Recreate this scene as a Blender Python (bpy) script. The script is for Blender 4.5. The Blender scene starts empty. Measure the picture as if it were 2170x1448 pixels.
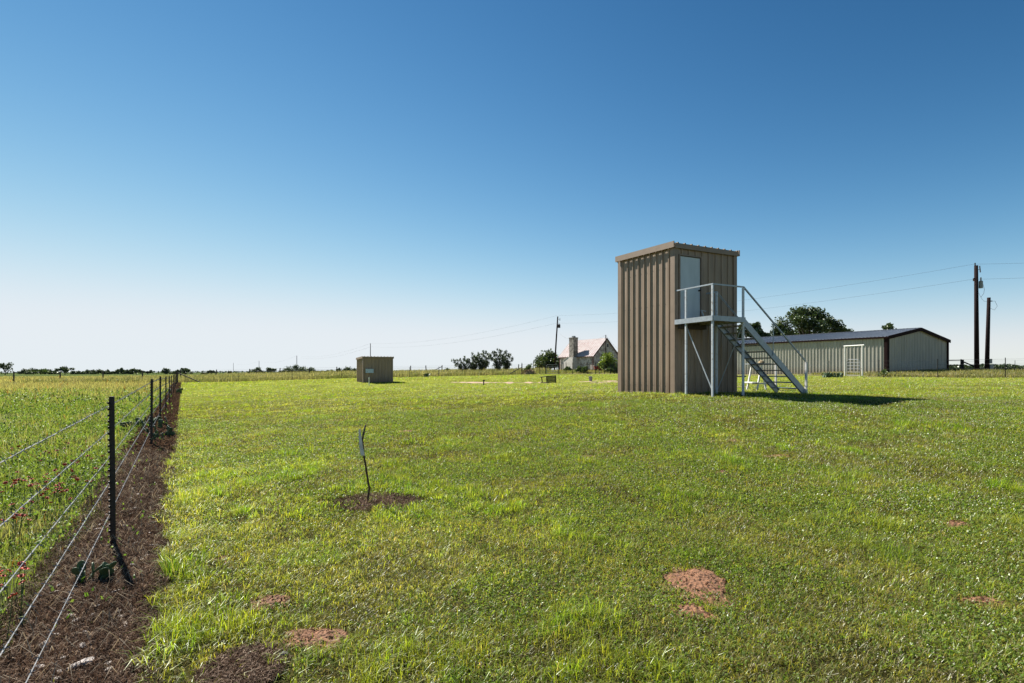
import bpy, math, random
import numpy as np
from mathutils import Vector as V

C = bpy.context.scene
COL = C.collection
RNG = np.random.default_rng(7)
random.seed(5)
F, CX, HY, EYE = 1085.0, 1085.0, 784.0, 1.5     # focal length, centre, horizon and eye height used to survey the place
PI = math.pi

# ------------------------------------------------------------------ noise / terrain
def _hash(ix, iy, s):
    h = (ix * 374761393 + iy * 668265263 + s * 974634533).astype(np.int64) & 0xffffffff
    h = ((h ^ (h >> 13)) * 1274126177) & 0xffffffff
    return ((h ^ (h >> 16)) & 0xffff) / 65535.0
def vnoise(x, y, s=0):
    x = np.asarray(x, float); y = np.asarray(y, float)
    ix = np.floor(x).astype(np.int64); iy = np.floor(y).astype(np.int64)
    fx = x - ix; fy = y - iy
    fx = fx * fx * (3 - 2 * fx); fy = fy * fy * (3 - 2 * fy)
    a = _hash(ix, iy, s); b = _hash(ix + 1, iy, s); c = _hash(ix, iy + 1, s); d = _hash(ix + 1, iy + 1, s)
    return (a * (1 - fx) + b * fx) * (1 - fy) + (c * (1 - fx) + d * fx) * fy
def fbm(x, y, s=0, o=3):
    t = 0; w = 0; a = 1.0
    for k in range(o):
        t = t + a * vnoise(x * 2 ** k + 17.3 * k, y * 2 ** k - 9.1 * k, s + k); w += a; a *= .5
    return t / w

CTRL = np.array([
 (0,0,0),(-2,2,0),(-3.47,4.45,0),(3,3,0),(-8,3,0),(8,4,.05),(0,-10,0),(-15,-8,0),(15,-8,.2),(-7,9.93,.055),(-9.5,13.9,.04),(-12.7,18.8,-.02),
 (-16.2,24.3,-.08),(-22.9,34.6,-.1),(-40.5,62,-.04),(-1.6,5.71,0),(5.34,16.8,.72),(7.9,18.0,.67),(4.1,19.4,.69),(9.9,17.3,.69),(6.0,15.4,.72),
 (12,8,.3),(6,8,.26),(0,10,.25),(0,17,.45),(-6,17,.16),(25,22,.85),(14,13,.66),(20,9,.5),(31.6,33,.97),(27.6,38.5,.95),(25.2,47,.97),(24,51.6,.9),(11,21.7,.62),
 (32.2,44,1.18),(42.5,50,1.32),(25,56.5,1.02),(39,43,1.3),(50,40,1.3),(12.8,80,1.42),(8,88,1.35),(17,83,1.45),(1.4,70,.85),(14.6,70,.92),(-26.6,62,.27),
 (-32.6,61,.09),(-22,66,.4),(-13,67,.57),(-13.6,47,.33),(-10.9,48.3,.36),(-13,43,.16),(3.1,45,.34),(7,46,.46),(0,30,.25),(-8,30,.06),(10,32,.6),
 (-68,70,-.1),(-100,100,-.3),(0,120,.9),(60,100,.9),(-35.7,90,.6),(-52,90,.2),(-20,100,.9),(-120,40,-.2),(-60,30,-.15),(-30,10,0),(80,40,1.0),(80,0,.5),(60,-40,0),(-60,-40,-.2),
 (-240,90,-.4),(-190,200,-.4),(-90,260,-.3),(20,280,-.2),(120,250,-.6),(230,150,-1.0),(260,20,-1),(0,-250,-1),(-250,-100,-1),(250,-120,-1)], float)
def _tps(r2): return np.where(r2 > 1e-9, .5 * r2 * np.log(np.maximum(r2, 1e-12)), 0)
def _fit():
    n = len(CTRL); P = CTRL[:, :2] / 50
    K = _tps(((P[:, None] - P[None]) ** 2).sum(-1)) + np.eye(n) * .0012
    A = np.zeros((n + 3, n + 3)); A[:n, :n] = K; A[:n, n] = 1; A[:n, n + 1:] = P; A[n, :n] = 1; A[n + 1:, :n] = P.T
    return P, np.linalg.solve(A, np.concatenate([CTRL[:, 2], np.zeros(3)]))
_P, _W = _fit()
def H(x, y):
    x = np.atleast_1d(np.asarray(x, float)); y = np.atleast_1d(np.asarray(y, float))
    r = np.hypot(x, y); k = np.minimum(1, 270 / np.maximum(r, 1e-6)); xs = x * k / 50; ys = y * k / 50
    z = np.zeros_like(x)
    for s in range(0, len(x), 40000):
        q = slice(s, s + 40000)
        z[q] = _tps((xs[q, None] - _P[None, :, 0]) ** 2 + (ys[q, None] - _P[None, :, 1]) ** 2) @ _W[:-3] + _W[-3] + xs[q] * _W[-2] + ys[q] * _W[-1]
    z = z - np.maximum(0, r - 270) * .004
    f = np.clip(1 - r / 60, 0, 1)
    return z + (fbm(x * 1.1, y * 1.1, 3, 2) - .5) * .05 * f + (fbm(x * .25, y * .25, 9, 2) - .5) * .10 * np.clip(1 - r / 150, 0, 1)
def h1(x, y): return float(H(x, y)[0])
def at(px, py, Y): return V(((px - CX) / F * Y, Y, EYE + (HY - py) / F * Y))
def gp(px, Y, dz=0.0):
    x = (px - CX) / F * Y
    return V((x, Y, h1(x, Y) + dz))

# ------------------------------------------------------------------ materials
def mat(name, c1, c2=None, scale=8, rough=.6, bump=0, bscale=40, metal=0, stretch=(1, 1, 1), detail=5, spec=.4, lo=.35, hi=.65):
    m = bpy.data.materials.new(name); m.use_nodes = True; nt = m.node_tree; b = nt.nodes['Principled BSDF']
    b.inputs['Roughness'].default_value = rough; b.inputs['Metallic'].default_value = metal
    b.inputs['Specular IOR Level'].default_value = spec
    tc = nt.nodes.new('ShaderNodeTexCoord'); mp = nt.nodes.new('ShaderNodeMapping'); mp.inputs['Scale'].default_value = stretch
    nt.links.new(tc.outputs['Object'], mp.inputs[0])
    n = nt.nodes.new('ShaderNodeTexNoise'); n.inputs['Scale'].default_value = scale; n.inputs['Detail'].default_value = detail
    nt.links.new(mp.outputs[0], n.inputs['Vector'])
    r = nt.nodes.new('ShaderNodeValToRGB'); r.color_ramp.elements[0].position = lo; r.color_ramp.elements[1].position = hi
    r.color_ramp.elements[0].color = (*c1, 1); r.color_ramp.elements[1].color = (*(c2 or tuple(v * .8 for v in c1)), 1)
    nt.links.new(n.outputs[0], r.inputs[0]); nt.links.new(r.outputs[0], b.inputs['Base Color'])
    if bump:
        n2 = nt.nodes.new('ShaderNodeTexNoise'); n2.inputs['Scale'].default_value = bscale; n2.inputs['Detail'].default_value = 6
        nt.links.new(mp.outputs[0], n2.inputs['Vector'])
        bp = nt.nodes.new('ShaderNodeBump'); bp.inputs['Strength'].default_value = bump; bp.inputs['Distance'].default_value = .02
        nt.links.new(n2.outputs[0], bp.inputs['Height']); nt.links.new(bp.outputs[0], b.inputs['Normal'])
    return m
def leafmat(name, trans=.45, gloss=.08, tint=(1.25, 1.2, .55), grough=.45):
    m = bpy.data.materials.new(name); m.use_nodes = True; nt = m.node_tree; nt.nodes.clear()
    o = nt.nodes.new('ShaderNodeOutputMaterial'); a = nt.nodes.new('ShaderNodeAttribute'); a.attribute_name = 'col'
    d = nt.nodes.new('ShaderNodeBsdfDiffuse'); t = nt.nodes.new('ShaderNodeBsdfTranslucent'); g = nt.nodes.new('ShaderNodeBsdfGlossy')
    g.inputs['Roughness'].default_value = grough; g.inputs['Color'].default_value = (.9, .95, .85, 1)
    mul = nt.nodes.new('ShaderNodeMix'); mul.data_type = 'RGBA'; mul.blend_type = 'MULTIPLY'; mul.inputs[0].default_value = 1
    nt.links.new(a.outputs['Color'], mul.inputs[6]); mul.inputs[7].default_value = (*tint, 1)
    nt.links.new(a.outputs['Color'], d.inputs[0]); nt.links.new(mul.outputs[2], t.inputs[0])
    m1 = nt.nodes.new('ShaderNodeMixShader'); m1.inputs[0].default_value = trans
    nt.links.new(d.outputs[0], m1.inputs[1]); nt.links.new(t.outputs[0], m1.inputs[2])
    m2 = nt.nodes.new('ShaderNodeMixShader'); m2.inputs[0].default_value = gloss
    nt.links.new(m1.outputs[0], m2.inputs[1]); nt.links.new(g.outputs[0], m2.inputs[2]); nt.links.new(m2.outputs[0], o.inputs[0])
    return m
M = dict(
 tan=mat('tan_metal', (.315, .23, .158), (.27, .197, .135), 3, .5, .05, 6, stretch=(1, 1, .35)),
 tan_trim=mat('tan_trim', (.255, .185, .13), (.22, .16, .112), 4, .5),
 roof_tan=mat('tan_roof', (.2, .15, .10), (.16, .12, .08), 5, .75, spec=.2),
 galv=mat('galvanised_steel', (.38, .42, .45), (.27, .30, .32), 9, .45, .1, 30, metal=.25, lo=.3, hi=.8),
 galv_pole=mat('galvanised_post', (.50, .53, .55), (.26, .22, .18), 14, .5, .1, 30, metal=.15, lo=.55, hi=.75),
 door=mat('pale_door', (.52, .58, .61), (.44, .5, .53), 3, .5, stretch=(1, 1, .3)),
 white=mat('white_paint', (.64, .63, .60), (.45, .42, .37), 12, .5, .1, 30, lo=.5, hi=.8),
 black=mat('black_steel', (.012, .011, .012), (.028, .018, .014), 20, .6, .1, 40),
 tread=mat('tread_steel', (.3, .28, .25), (.2, .17, .14), 12, .6),
 barn=mat('beige_metal', (.40, .385, .325), (.355, .34, .285), 1.5, .5, stretch=(1, 1, .3)),
 brown=mat('dark_brown_trim', (.016, .008, .008), (.022, .011, .011), 4, .8, spec=.06),
 barnroof=mat('galvalume_roof', (.24, .265, .30), (.19, .215, .25), 1.2, .6, metal=.1, spec=.25),
 wood=mat('weathered_pole_wood', (.026, .017, .017), (.013, .009, .009), 6, 1, .4, 18, stretch=(6, 6, .5), spec=.05),
 oldwood=mat('old_grey_wood', (.09, .075, .065), (.045, .036, .032), 5, .85, .4, 20, stretch=(6, 6, 1)),
 blackwood=mat('blackened_wood', (.03, .024, .024), (.016, .012, .012), 6, .8, .3, 20),
 rust=mat('rusty_stick', (.10, .05, .032), (.045, .026, .02), 25, .8, .4, 60, lo=.4, hi=.6),
 wire=mat('galvanised_wire', (.42, .42, .42), (.2, .2, .2), 70, .55, metal=.2, spec=.3),
 cable=mat('power_cable', (.05, .05, .055), (.04, .04, .045), 5, .6),
 stone=mat('limestone_wall', (.58, .53, .47), (.30, .25, .21), 2.4, .9, .6, 5, detail=3, lo=.4, hi=.6),
 stone_dark=mat('chimney_stone', (.30, .275, .235), (.13, .115, .095), 3.2, .9, .6, 6, detail=3, lo=.4, hi=.6),
 stone_light=mat('pale_plaster', (.66, .62, .56), (.5, .46, .42), 3, .9, .3, 8),
 redroof=mat('tin_roof', (.42, .37, .36), (.32, .21, .19), 2.2, .8, 0, metal=.0, lo=.45, hi=.8, stretch=(1, 1, .6), spec=.12),
 redtrim=mat('dark_red_trim', (.10, .03, .026), (.07, .02, .02), 5, .6),
 dark=mat('dark_glass', (.012, .012, .014), (.02, .02, .022), 4, .15),
 red=mat('red_paint', (.32, .03, .03), (.2, .02, .02), 6, .45),
 greybox=mat('grey_enamel', (.22, .24, .25), (.17, .185, .2), 6, .4),
 bluebox=mat('pale_blue_enamel', (.45, .55, .64), (.38, .48, .56), 6, .4),
 bark=mat('tree_bark', (.055, .045, .038), (.03, .025, .02), 9, .9, .5, 14, stretch=(4, 4, .8)),
 mound=mat('red_earth', (.23, .11, .056), (.11, .056, .031), 38, .95, .9, 55, detail=8),
 clod=mat('earth_clod', (.16, .075, .04), (.07, .04, .028), 60, 1, spec=0),
 paledirt=mat('pale_earth', (.38, .25, .18), (.25, .17, .11), 1.6, .95, .4, 12, detail=8),
 strip=mat('brown_litter', (.026, .016, .011), (.085, .052, .036), 26, 1, .9, 60, detail=9, spec=0),
 bare=mat('bare_soil_brown', (.11, .07, .052), (.24, .165, .125), 22, 1, .9, 60, detail=9, spec=0),
 rock=mat('pale_limestone', (.58, .52, .47), (.36, .32, .29), 18, .9, .5, 40),
 darkrock=mat('grey_stone', (.12, .12, .125), (.07, .07, .075), 18, .9, .5, 40),
 cactus=mat('cactus_pad', (.06, .105, .04), (.04, .07, .028), 14, .6, .4, 40),
 straw=mat('cut_straw', (.36, .27, .15), (.22, .16, .09), 12, .95, .8, 30),
 petal=mat('red_petal', (.62, .03, .018), (.55, .07, .02), 40, .6),
 seed=mat('brown_flower_disc', (.10, .03, .012), (.2, .08, .02), 60, .8),
 stem=mat('flower_stem', (.06, .11, .03), (.08, .12, .04), 20, .7),
 lawn=leafmat('lawn_blade', .55, .027, (1.34, 1.28, .5), .38), meadow=leafmat('meadow_blade', .5, .02, (1.2, 1.22, .6)), dry=leafmat('dry_blade', .25, 0, (1.1, 1, .8)),
 leaf=leafmat('tree_leaf', .22, .045, (1.2, 1.25, .5), .4), clover=leafmat('clover_head', .35, .02, (1, 1, .95)),
)
def weather(m, dust, top):
    nt = m.node_tree; b = nt.nodes['Principled BSDF']; src = b.inputs['Base Color'].links[0].from_socket
    tc = nt.nodes.new('ShaderNodeTexCoord'); sx = nt.nodes.new('ShaderNodeSeparateXYZ'); nt.links.new(tc.outputs['Object'], sx.inputs[0])
    n = nt.nodes.new('ShaderNodeTexNoise'); n.inputs['Scale'].default_value = 7; n.inputs['Detail'].default_value = 6; nt.links.new(tc.outputs['Object'], n.inputs['Vector'])
    a = nt.nodes.new('ShaderNodeMath'); a.operation = 'MULTIPLY_ADD'; nt.links.new(n.outputs[0], a.inputs[0]); a.inputs[1].default_value = -.75; nt.links.new(sx.outputs[2], a.inputs[2])
    r = nt.nodes.new('ShaderNodeMapRange'); r.inputs[1].default_value = -.35; r.inputs[2].default_value = top - .3; r.inputs[3].default_value = .7; r.inputs[4].default_value = 0; nt.links.new(a.outputs[0], r.inputs[0])
    x = nt.nodes.new('ShaderNodeMix'); x.data_type = 'RGBA'; nt.links.new(r.outputs[0], x.inputs[0]); nt.links.new(src, x.inputs[6]); x.inputs[7].default_value = (*dust, 1)
    mp = nt.nodes.new('ShaderNodeMapping'); mp.inputs['Scale'].default_value = (9, 9, .35); nt.links.new(tc.outputs['Object'], mp.inputs[0])
    n2 = nt.nodes.new('ShaderNodeTexNoise'); n2.inputs['Scale'].default_value = 1.6; n2.inputs['Detail'].default_value = 5; nt.links.new(mp.outputs[0], n2.inputs['Vector'])
    r2 = nt.nodes.new('ShaderNodeMapRange'); r2.inputs[1].default_value = .35; r2.inputs[2].default_value = .7; r2.inputs[3].default_value = 1.08; r2.inputs[4].default_value = .80; nt.links.new(n2.outputs[0], r2.inputs[0])
    y = nt.nodes.new('ShaderNodeMix'); y.data_type = 'RGBA'; y.blend_type = 'MULTIPLY'; y.inputs[0].default_value = 1; nt.links.new(x.outputs[2], y.inputs[6]); nt.links.new(r2.outputs[0], y.inputs[7])
    nt.links.new(y.outputs[2], b.inputs['Base Color'])
weather(M['tan'], (.17, .12, .08), .55); weather(M['barn'], (.26, .20, .14), .6); weather(M['stone'], (.2, .17, .14), .5)
def groundmat():
    m = bpy.data.materials.new('ground_soil'); m.use_nodes = True; nt = m.node_tree; b = nt.nodes['Principled BSDF']
    b.inputs['Roughness'].default_value = 1; b.inputs['Specular IOR Level'].default_value = 0
    a = nt.nodes.new('ShaderNodeAttribute'); a.attribute_name = 'col'
    tc = nt.nodes.new('ShaderNodeTexCoord')
    def noise(sc, d):
        n = nt.nodes.new('ShaderNodeTexNoise'); n.inputs['Scale'].default_value = sc; n.inputs['Detail'].default_value = d
        nt.links.new(tc.outputs['Object'], n.inputs['Vector']); return n
    n1 = noise(9, 8); n2 = noise(1.3, 6)
    cur = a.outputs['Color']
    for n, lo, hi in ((n1, .45, 1.5), (n2, .7, 1.3)):
        r = nt.nodes.new('ShaderNodeMapRange'); r.inputs[1].default_value = .3; r.inputs[2].default_value = .7; r.inputs[3].default_value = lo; r.inputs[4].default_value = hi
        nt.links.new(n.outputs[0], r.inputs[0])
        x = nt.nodes.new('ShaderNodeMix'); x.data_type = 'RGBA'; x.blend_type = 'MULTIPLY'; x.inputs[0].default_value = 1
        nt.links.new(cur, x.inputs[6]); nt.links.new(r.outputs[0], x.inputs[7]); cur = x.outputs[2]
    nt.links.new(cur, b.inputs['Base Color'])
    bp = nt.nodes.new('ShaderNodeBump'); bp.inputs['Strength'].default_value = .8; bp.inputs['Distance'].default_value = .05
    nt.links.new(n1.outputs[0], bp.inputs['Height']); nt.links.new(bp.outputs[0], b.inputs['Normal'])
    return m
M['ground'] = groundmat()

# ------------------------------------------------------------------ object helpers
def tag(o, label=None, cat=None, group=None, kind=None):
    for k, v in (('label', label), ('category', cat), ('group', group), ('kind', kind)):
        if v: o[k] = v
    return o
def thing(name, label, cat, loc, group=None):
    o = bpy.data.objects.new(name, None); COL.objects.link(o); o.location = loc; o.empty_display_size = .2
    return tag(o, label, cat, group)
def rootloc(p):
    while p is not None and p.parent: p = p.parent
    return V(p.location) if p is not None else V((0, 0, 0))
def np_obj(name, verts, faces, material, parent=None, cols=None, smooth=False):
    me = bpy.data.meshes.new(name)
    verts = np.ascontiguousarray(verts, np.float32); faces = np.ascontiguousarray(faces, np.int32); k = faces.shape[1]
    me.vertices.add(len(verts)); me.vertices.foreach_set('co', verts.ravel())
    me.loops.add(faces.size); me.loops.foreach_set('vertex_index', faces.ravel())
    me.polygons.add(len(faces)); me.polygons.foreach_set('loop_start', np.arange(len(faces), dtype=np.int32) * k)
    me.polygons.foreach_set('use_smooth', np.full(len(faces), smooth))
    me.update(calc_edges=True)
    if cols is not None:
        a = me.color_attributes.new('col', 'FLOAT_COLOR', 'POINT')
        a.data.foreach_set('color', np.ascontiguousarray(np.concatenate([cols, np.ones((len(cols), 1))], 1), np.float32).ravel())
    me.materials.append(material)
    o = bpy.data.objects.new(name, me); COL.objects.link(o)
    if parent is not None: o.parent = parent
    return o
class MB:
    def __init__(s): s.v = []; s.f = []
    def add(s, vs, fs):
        n = len(s.v); s.v += [V(p) for p in vs]; s.f += [tuple(i + n for i in f) for f in fs]; return s
    def box(s, c, ax, ay, az, sx, sy, sz):
        c = V(c); ax = V(ax) * sx / 2; ay = V(ay) * sy / 2; az = V(az) * sz / 2
        p = [c + ax * i + ay * j + az * k for k in (-1, 1) for j in (-1, 1) for i in (-1, 1)]
        return s.add(p, [(0, 2, 3, 1), (4, 5, 7, 6), (0, 1, 5, 4), (2, 6, 7, 3), (0, 4, 6, 2), (1, 3, 7, 5)])
    def bar(s, p0, p1, w, d, side=None):
        p0 = V(p0); p1 = V(p1); ax = (p1 - p0); L = ax.length; ax.normalize()
        sd = V(side) if side else (V((0, 0, 1)) if abs(ax.z) < .9 else V((1, 0, 0)))
        ay = ax.cross(sd).normalized(); az = ay.cross(ax).normalized()
        return s.box((p0 + p1) / 2, ax, ay, az, L, w, d)
    def tube(s, pts, rad, n=8, cap=True):
        pts = [V(p) for p in pts]; rad = rad if isinstance(rad, (list, tuple)) else [rad] * len(pts); base = len(s.v); prev = None
        for i, p in enumerate(pts):
            d = (pts[min(i + 1, len(pts) - 1)] - pts[max(i - 1, 0)]).normalized()
            u = (prev - d * prev.dot(d)) if prev is not None else d.cross(V((0, 0, 1)) if abs(d.z) < .9 else V((1, 0, 0)))
            u.normalize(); prev = u; w = d.cross(u)
            s.v += [p + (u * math.cos(a) + w * math.sin(a)) * rad[i] for a in (2 * PI * k / n for k in range(n))]
        for i in range(len(pts) - 1):
            for k in range(n):
                a = base + i * n + k; b = base + i * n + (k + 1) % n; s.f.append((a, b, b + n, a + n))
        if cap:
            s.f.append(tuple(base + k for k in reversed(range(n)))); e = base + (len(pts) - 1) * n; s.f.append(tuple(e + k for k in range(n)))
        return s
    def prism(s, poly, vec):
        n = len(poly); vec = V(vec); a = [V(p) for p in poly]
        return s.add(a + [p + vec for p in a], [tuple(reversed(range(n))), tuple(range(n, 2 * n))] + [(i, (i + 1) % n, (i + 1) % n + n, i + n) for i in range(n)])
    def ribbed(s, A, e, t0, t1, n, lo, hi, pitch=.305, rh=.036, wb=.064, wt=.028, phase=.1):
        """sheet of ribbed steel: runs along e from t0 to t1, swept from lo(t) to hi(t) (vectors), ribs rise along n"""
        A = V(A); e = V(e); n = V(n); pr = [(t0, 0)]; k = math.floor((t0 - phase) / pitch)
        while True:
            c = phase + k * pitch; k += 1
            if c - wb / 2 >= t1 - .002: break
            if c - wb / 2 <= t0 + .002: continue
            for dt, d in ((-wb / 2, 0), (-wt / 2, rh), (wt / 2, rh), (wb / 2, 0)):
                if c + dt < t1 - .001: pr.append((c + dt, d))
            for q in (-.05, .05):
                m = c + pitch / 2 + q
                for dt, d in ((-.015, 0), (-.006, .004), (.006, .004), (.015, 0)):
                    if m + dt < t1 - .001: pr.append((m + dt, d))
        pr.append((t1, 0)); b = len(s.v)
        for t, d in pr: s.v += [A + e * t + n * d + lo(t), A + e * t + n * d + hi(t)]
        for i in range(len(pr) - 1): s.f.append((b + 2 * i, b + 2 * i + 2, b + 2 * i + 3, b + 2 * i + 1))
        return s
    def build(s, name, material, parent=None, smooth=False, label=None, loc=None):
        me = bpy.data.meshes.new(name); off = rootloc(parent) if loc is None else V(loc)
        me.from_pydata([tuple(p - off) for p in s.v], [], s.f); me.materials.append(material)
        if smooth: me.polygons.foreach_set('use_smooth', [True] * len(me.polygons))
        me.update()
        o = bpy.data.objects.new(name, me); COL.objects.link(o)
        if parent is not None: o.parent = parent
        elif loc is not None: o.location = off
        if label: o['label'] = label
        return o
def link(name, me, parent, loc):
    o = bpy.data.objects.new(name, me); COL.objects.link(o); o.parent = parent; o.location = loc; return o
X, Yv, Zv = V((1, 0, 0)), V((0, 1, 0)), V((0, 0, 1))
def hv(x, y): return V((x, y, 0))

# ------------------------------------------------------------------ regions
FA, FB = -.602, -.6438                          # wire fence line: x = FA + FB*y
FD = hv(FB, 1).normalized(); FN = hv(1, -FB).normalized()      # along it, and towards the lawn
def fdist(x, y): return (x - (FA + FB * y)) / math.hypot(1, FB)
RY = np.array([-20, 10, 20, 31, 33, 35.6, 38.5, 42.3, 47, 51.6, 60, 70]); RX = np.array([62, 52, 44, 34.3, 31.6, 29.6, 27.6, 26.2, 25.2, 24, 20, 14.6])
BX = np.array([-42, -32.6, -26.6, -22, -13, 1.4, 14.6, 40]); BY = np.array([61.5, 61.5, 62.5, 65.5, 67, 70, 70, 70])
def in_lawn(x, y):
    return (fdist(x, y) > .31 + .24 * (fbm(x * 1.4, y * 1.4, 31) - .5) * 2 + .16 * (fbm(x * 7, y * 7, 33) - .5)) & (x < np.interp(y, RY, RX)) & (y < np.interp(x, BX, BY)) & (y > -9)
MOUNDS = [  # px, py, width px, height px (photo), height m
 (1478, 1243, 150, 66, .05, 'large reddish earth mound in the lawn at lower right'), (1468, 1296, 84, 30, .03, 'small reddish earth patch just in front of the large mound'),
 (578, 1276, 86, 34, .035, 'reddish earth mound in the lawn near the fence strip'), (668, 1352, 120, 44, .03, 'long reddish earth patch at the bottom left of the lawn'),
 (2030, 1113, 52, 17, .03, 'small reddish earth mound at the right edge of the lawn'), (2088, 1279, 92, 22, .03, 'flat reddish earth mound at the lower right edge'),
 (1530, 1003, 56, 11, .03, 'reddish earth patch in the lawn before the tower stairs'), (1700, 1010, 50, 9, .02, 'brownish earth patch in the lawn right of the stairs'),
 (1244, 968, 44, 7, .02, 'faint earth patch in the lawn left of the tower'), (868, 915, 60, 7, .02, 'narrow bare patch beyond the bent stick'),
 (468, 1190, 60, 16, .02, 'low earth patch left of the bent stick'), (1640, 968, 70, 8, .02, 'thin earth patch in the lawn toward the tower stairs'), (1560, 935, 40, 6, .02, 'tiny earth patch in the lawn close to the tower')]
def ground_hit(px, py):
    u = (px - CX) / F; k = (py - HY) / F; y = 1.6 / k
    for _ in range(30): y = .5 * y + .5 * (EYE - h1(u * y, y)) / k
    return u * y, y
MD = []
for px, py, w, hh, mh, lb in MOUNDS:
    x, y = ground_hit(px, py); rx = w / 2 / F * y * (1.12 if py > 1080 else .8); y2 = ground_hit(px, py - hh / 2)[1]; y3 = ground_hit(px, py + hh / 2)[1]
    MD.append((x, y, rx, max((y2 - y3) / 2 * (1.15 if py > 1080 else .8), .06), mh if py > 1080 else mh * .6, lb))
SX, SY = ground_hit(778, 1066)                  # the bent stick
PATCHES = [(SX + .12, SY - .02, .48, .33)]
sx2, sy2 = ground_hit(520, 1410); PATCHES.append((sx2 + .02, sy2 - .06, .2, .2))
def bare(x, y):
    """0 = full turf, 1 = bare"""
    b = np.zeros_like(x); n = fbm(x * 5, y * 5, 44) - .5
    for cx, cy, rx, ry, *_ in MD:
        d = np.hypot((x - cx) / rx, (y - cy) / ry) + n * 1.9 + (fbm(x * 14, y * 14, 45) - .5) * .8; b = np.maximum(b, np.clip((.86 - d) * 2.6, 0, .97 if cy < 6 else .75))
    for cx, cy, rx, ry in PATCHES:
        d = np.hypot((x - cx) / rx, (y - cy) / ry) + n * 2.0 + (fbm(x * 13, y * 13, 48) - .5) * 1.2; b = np.maximum(b, np.clip((1.0 - d) * 3, 0, .9))
    return b
DIRT = [(975, 1175, 806.5, 2.6), (1175, 1150, 807, 1.2), (1222, 1300, 807.5, 1.6), (1290, 1325, 808, 1.2), (1560, 1625, 816, 1.2)]
def dirtmask(x, y):
    px = CX + F * x / y; py = HY + F * (EYE - H(x, y)) / y; m = np.zeros_like(x)
    return m
# ------------------------------------------------------------------ ground
def make_ground():
    rs = [0.0, .5]
    while rs[-1] < 4200: rs.append(rs[-1] * 1.019 + .004)
    rs = np.array(rs)
    th = np.concatenate([np.linspace(-1.15, 1.15, 470), np.linspace(1.15, 2 * PI - 1.15, 72)[1:-1]])
    R, T = np.meshgrid(rs, th, indexing='ij'); x = (R * np.sin(T)).ravel(); y = (R * np.cos(T)).ravel(); z = H(x, y)
    n = len(th); i, j = np.meshgrid(np.arange(len(rs) - 1), np.arange(n), indexing='ij'); a = (i * n + j).ravel(); b = (i * n + (j + 1) % n).ravel()
    f = np.stack([a, a + n, b + n, b], 1)
    lawn = in_lawn(x, y)[:, None]; r = np.hypot(x, y)
    f1 = fbm(x * .35, y * .35, 51)[:, None]; f2 = fbm(x * .06, y * .06, 52)[:, None]
    near = np.array([.036, .034, .012]); farl = np.array([.15, .17, .035])  # near thatch tone darkened: shade between the tufts put into its colour
    k = np.clip((r - 12) / 30, 0, 1)[:, None]
    lc = near * (1 - k) + farl * k; lc = lc * (.75 + .5 * f1)
    mead = np.array([.17, .15, .07]) * f1 + np.array([.11, .12, .045]) * (1 - f1)
    km = np.clip((r - 90) / 60, 0, 1)[:, None]; mead = mead * (1 - km) + np.array([.075, .10, .035]) * (.8 + .4 * f2) * km
    nearm = np.array([.05, .055, .02]); kn = np.clip((r - 8) / 20, 0, 1)[:, None]; mead = nearm * (1 - kn) + mead * kn
    c = np.where(lawn, lc, mead)
    o = np_obj('ground', np.stack([x, y, z], 1), f, M['ground'], cols=c, smooth=True); tag(o, kind='structure')
make_ground()
def sheet(name, pts_grid, material, smooth=True):
    """conforming sheet from a grid of (x, y, lift)"""
    g = np.array(pts_grid, float); a, b = g.shape[:2]; x = g[..., 0].ravel(); y = g[..., 1].ravel()
    z = H(x, y) + g[..., 2].ravel(); i, j = np.meshgrid(np.arange(a - 1), np.arange(b - 1), indexing='ij'); q = (i * b + j).ravel()
    return np_obj(name, np.stack([x, y, z], 1), np.stack([q, q + b, q + b + 1, q + 1], 1), material, smooth=smooth)
g = []
for yy in np.concatenate([np.arange(-3, 20, .12), np.arange(20, 62, .4)]):
    xx = FA + FB * yy; wl = .30 + .3 * (fbm(np.array([yy * 1.1]), np.array([3.]), 61)[0] - .5) ; wr = .36 + .25 * (fbm(np.array([yy * 1.2]), np.array([8.]), 62)[0] - .5)
    if yy > 12: wl *= .9
    row = []
    for t in np.linspace(-1, 1, 13):
        d = t * (wr if t > 0 else wl); p = hv(xx, yy) + FN * d; row.append((p.x, p.y, .013 if abs(t) < .95 else -.01))
    g.append(row)
tag(sheet('dirt_strip', g, M['strip']), kind='structure')
for nm, (cx, cy, rx, ry) in zip(('bare_soil', 'bare_soil'), PATCHES):
    g = []
    for a in np.linspace(0, 2 * PI, 49):
        k = 1 + .35 * (vnoise(np.array([math.cos(a) * 2 + cx]), np.array([math.sin(a) * 2 + cy]), 5)[0] - .5)
        g.append([(cx + rx * k * t * math.cos(a), cy + ry * k * t * math.sin(a), .014 if t < .9 else -.008) for t in np.linspace(0.02, 1.1, 8)])
    tag(sheet(nm, g, M['bare']), kind='structure')
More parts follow.
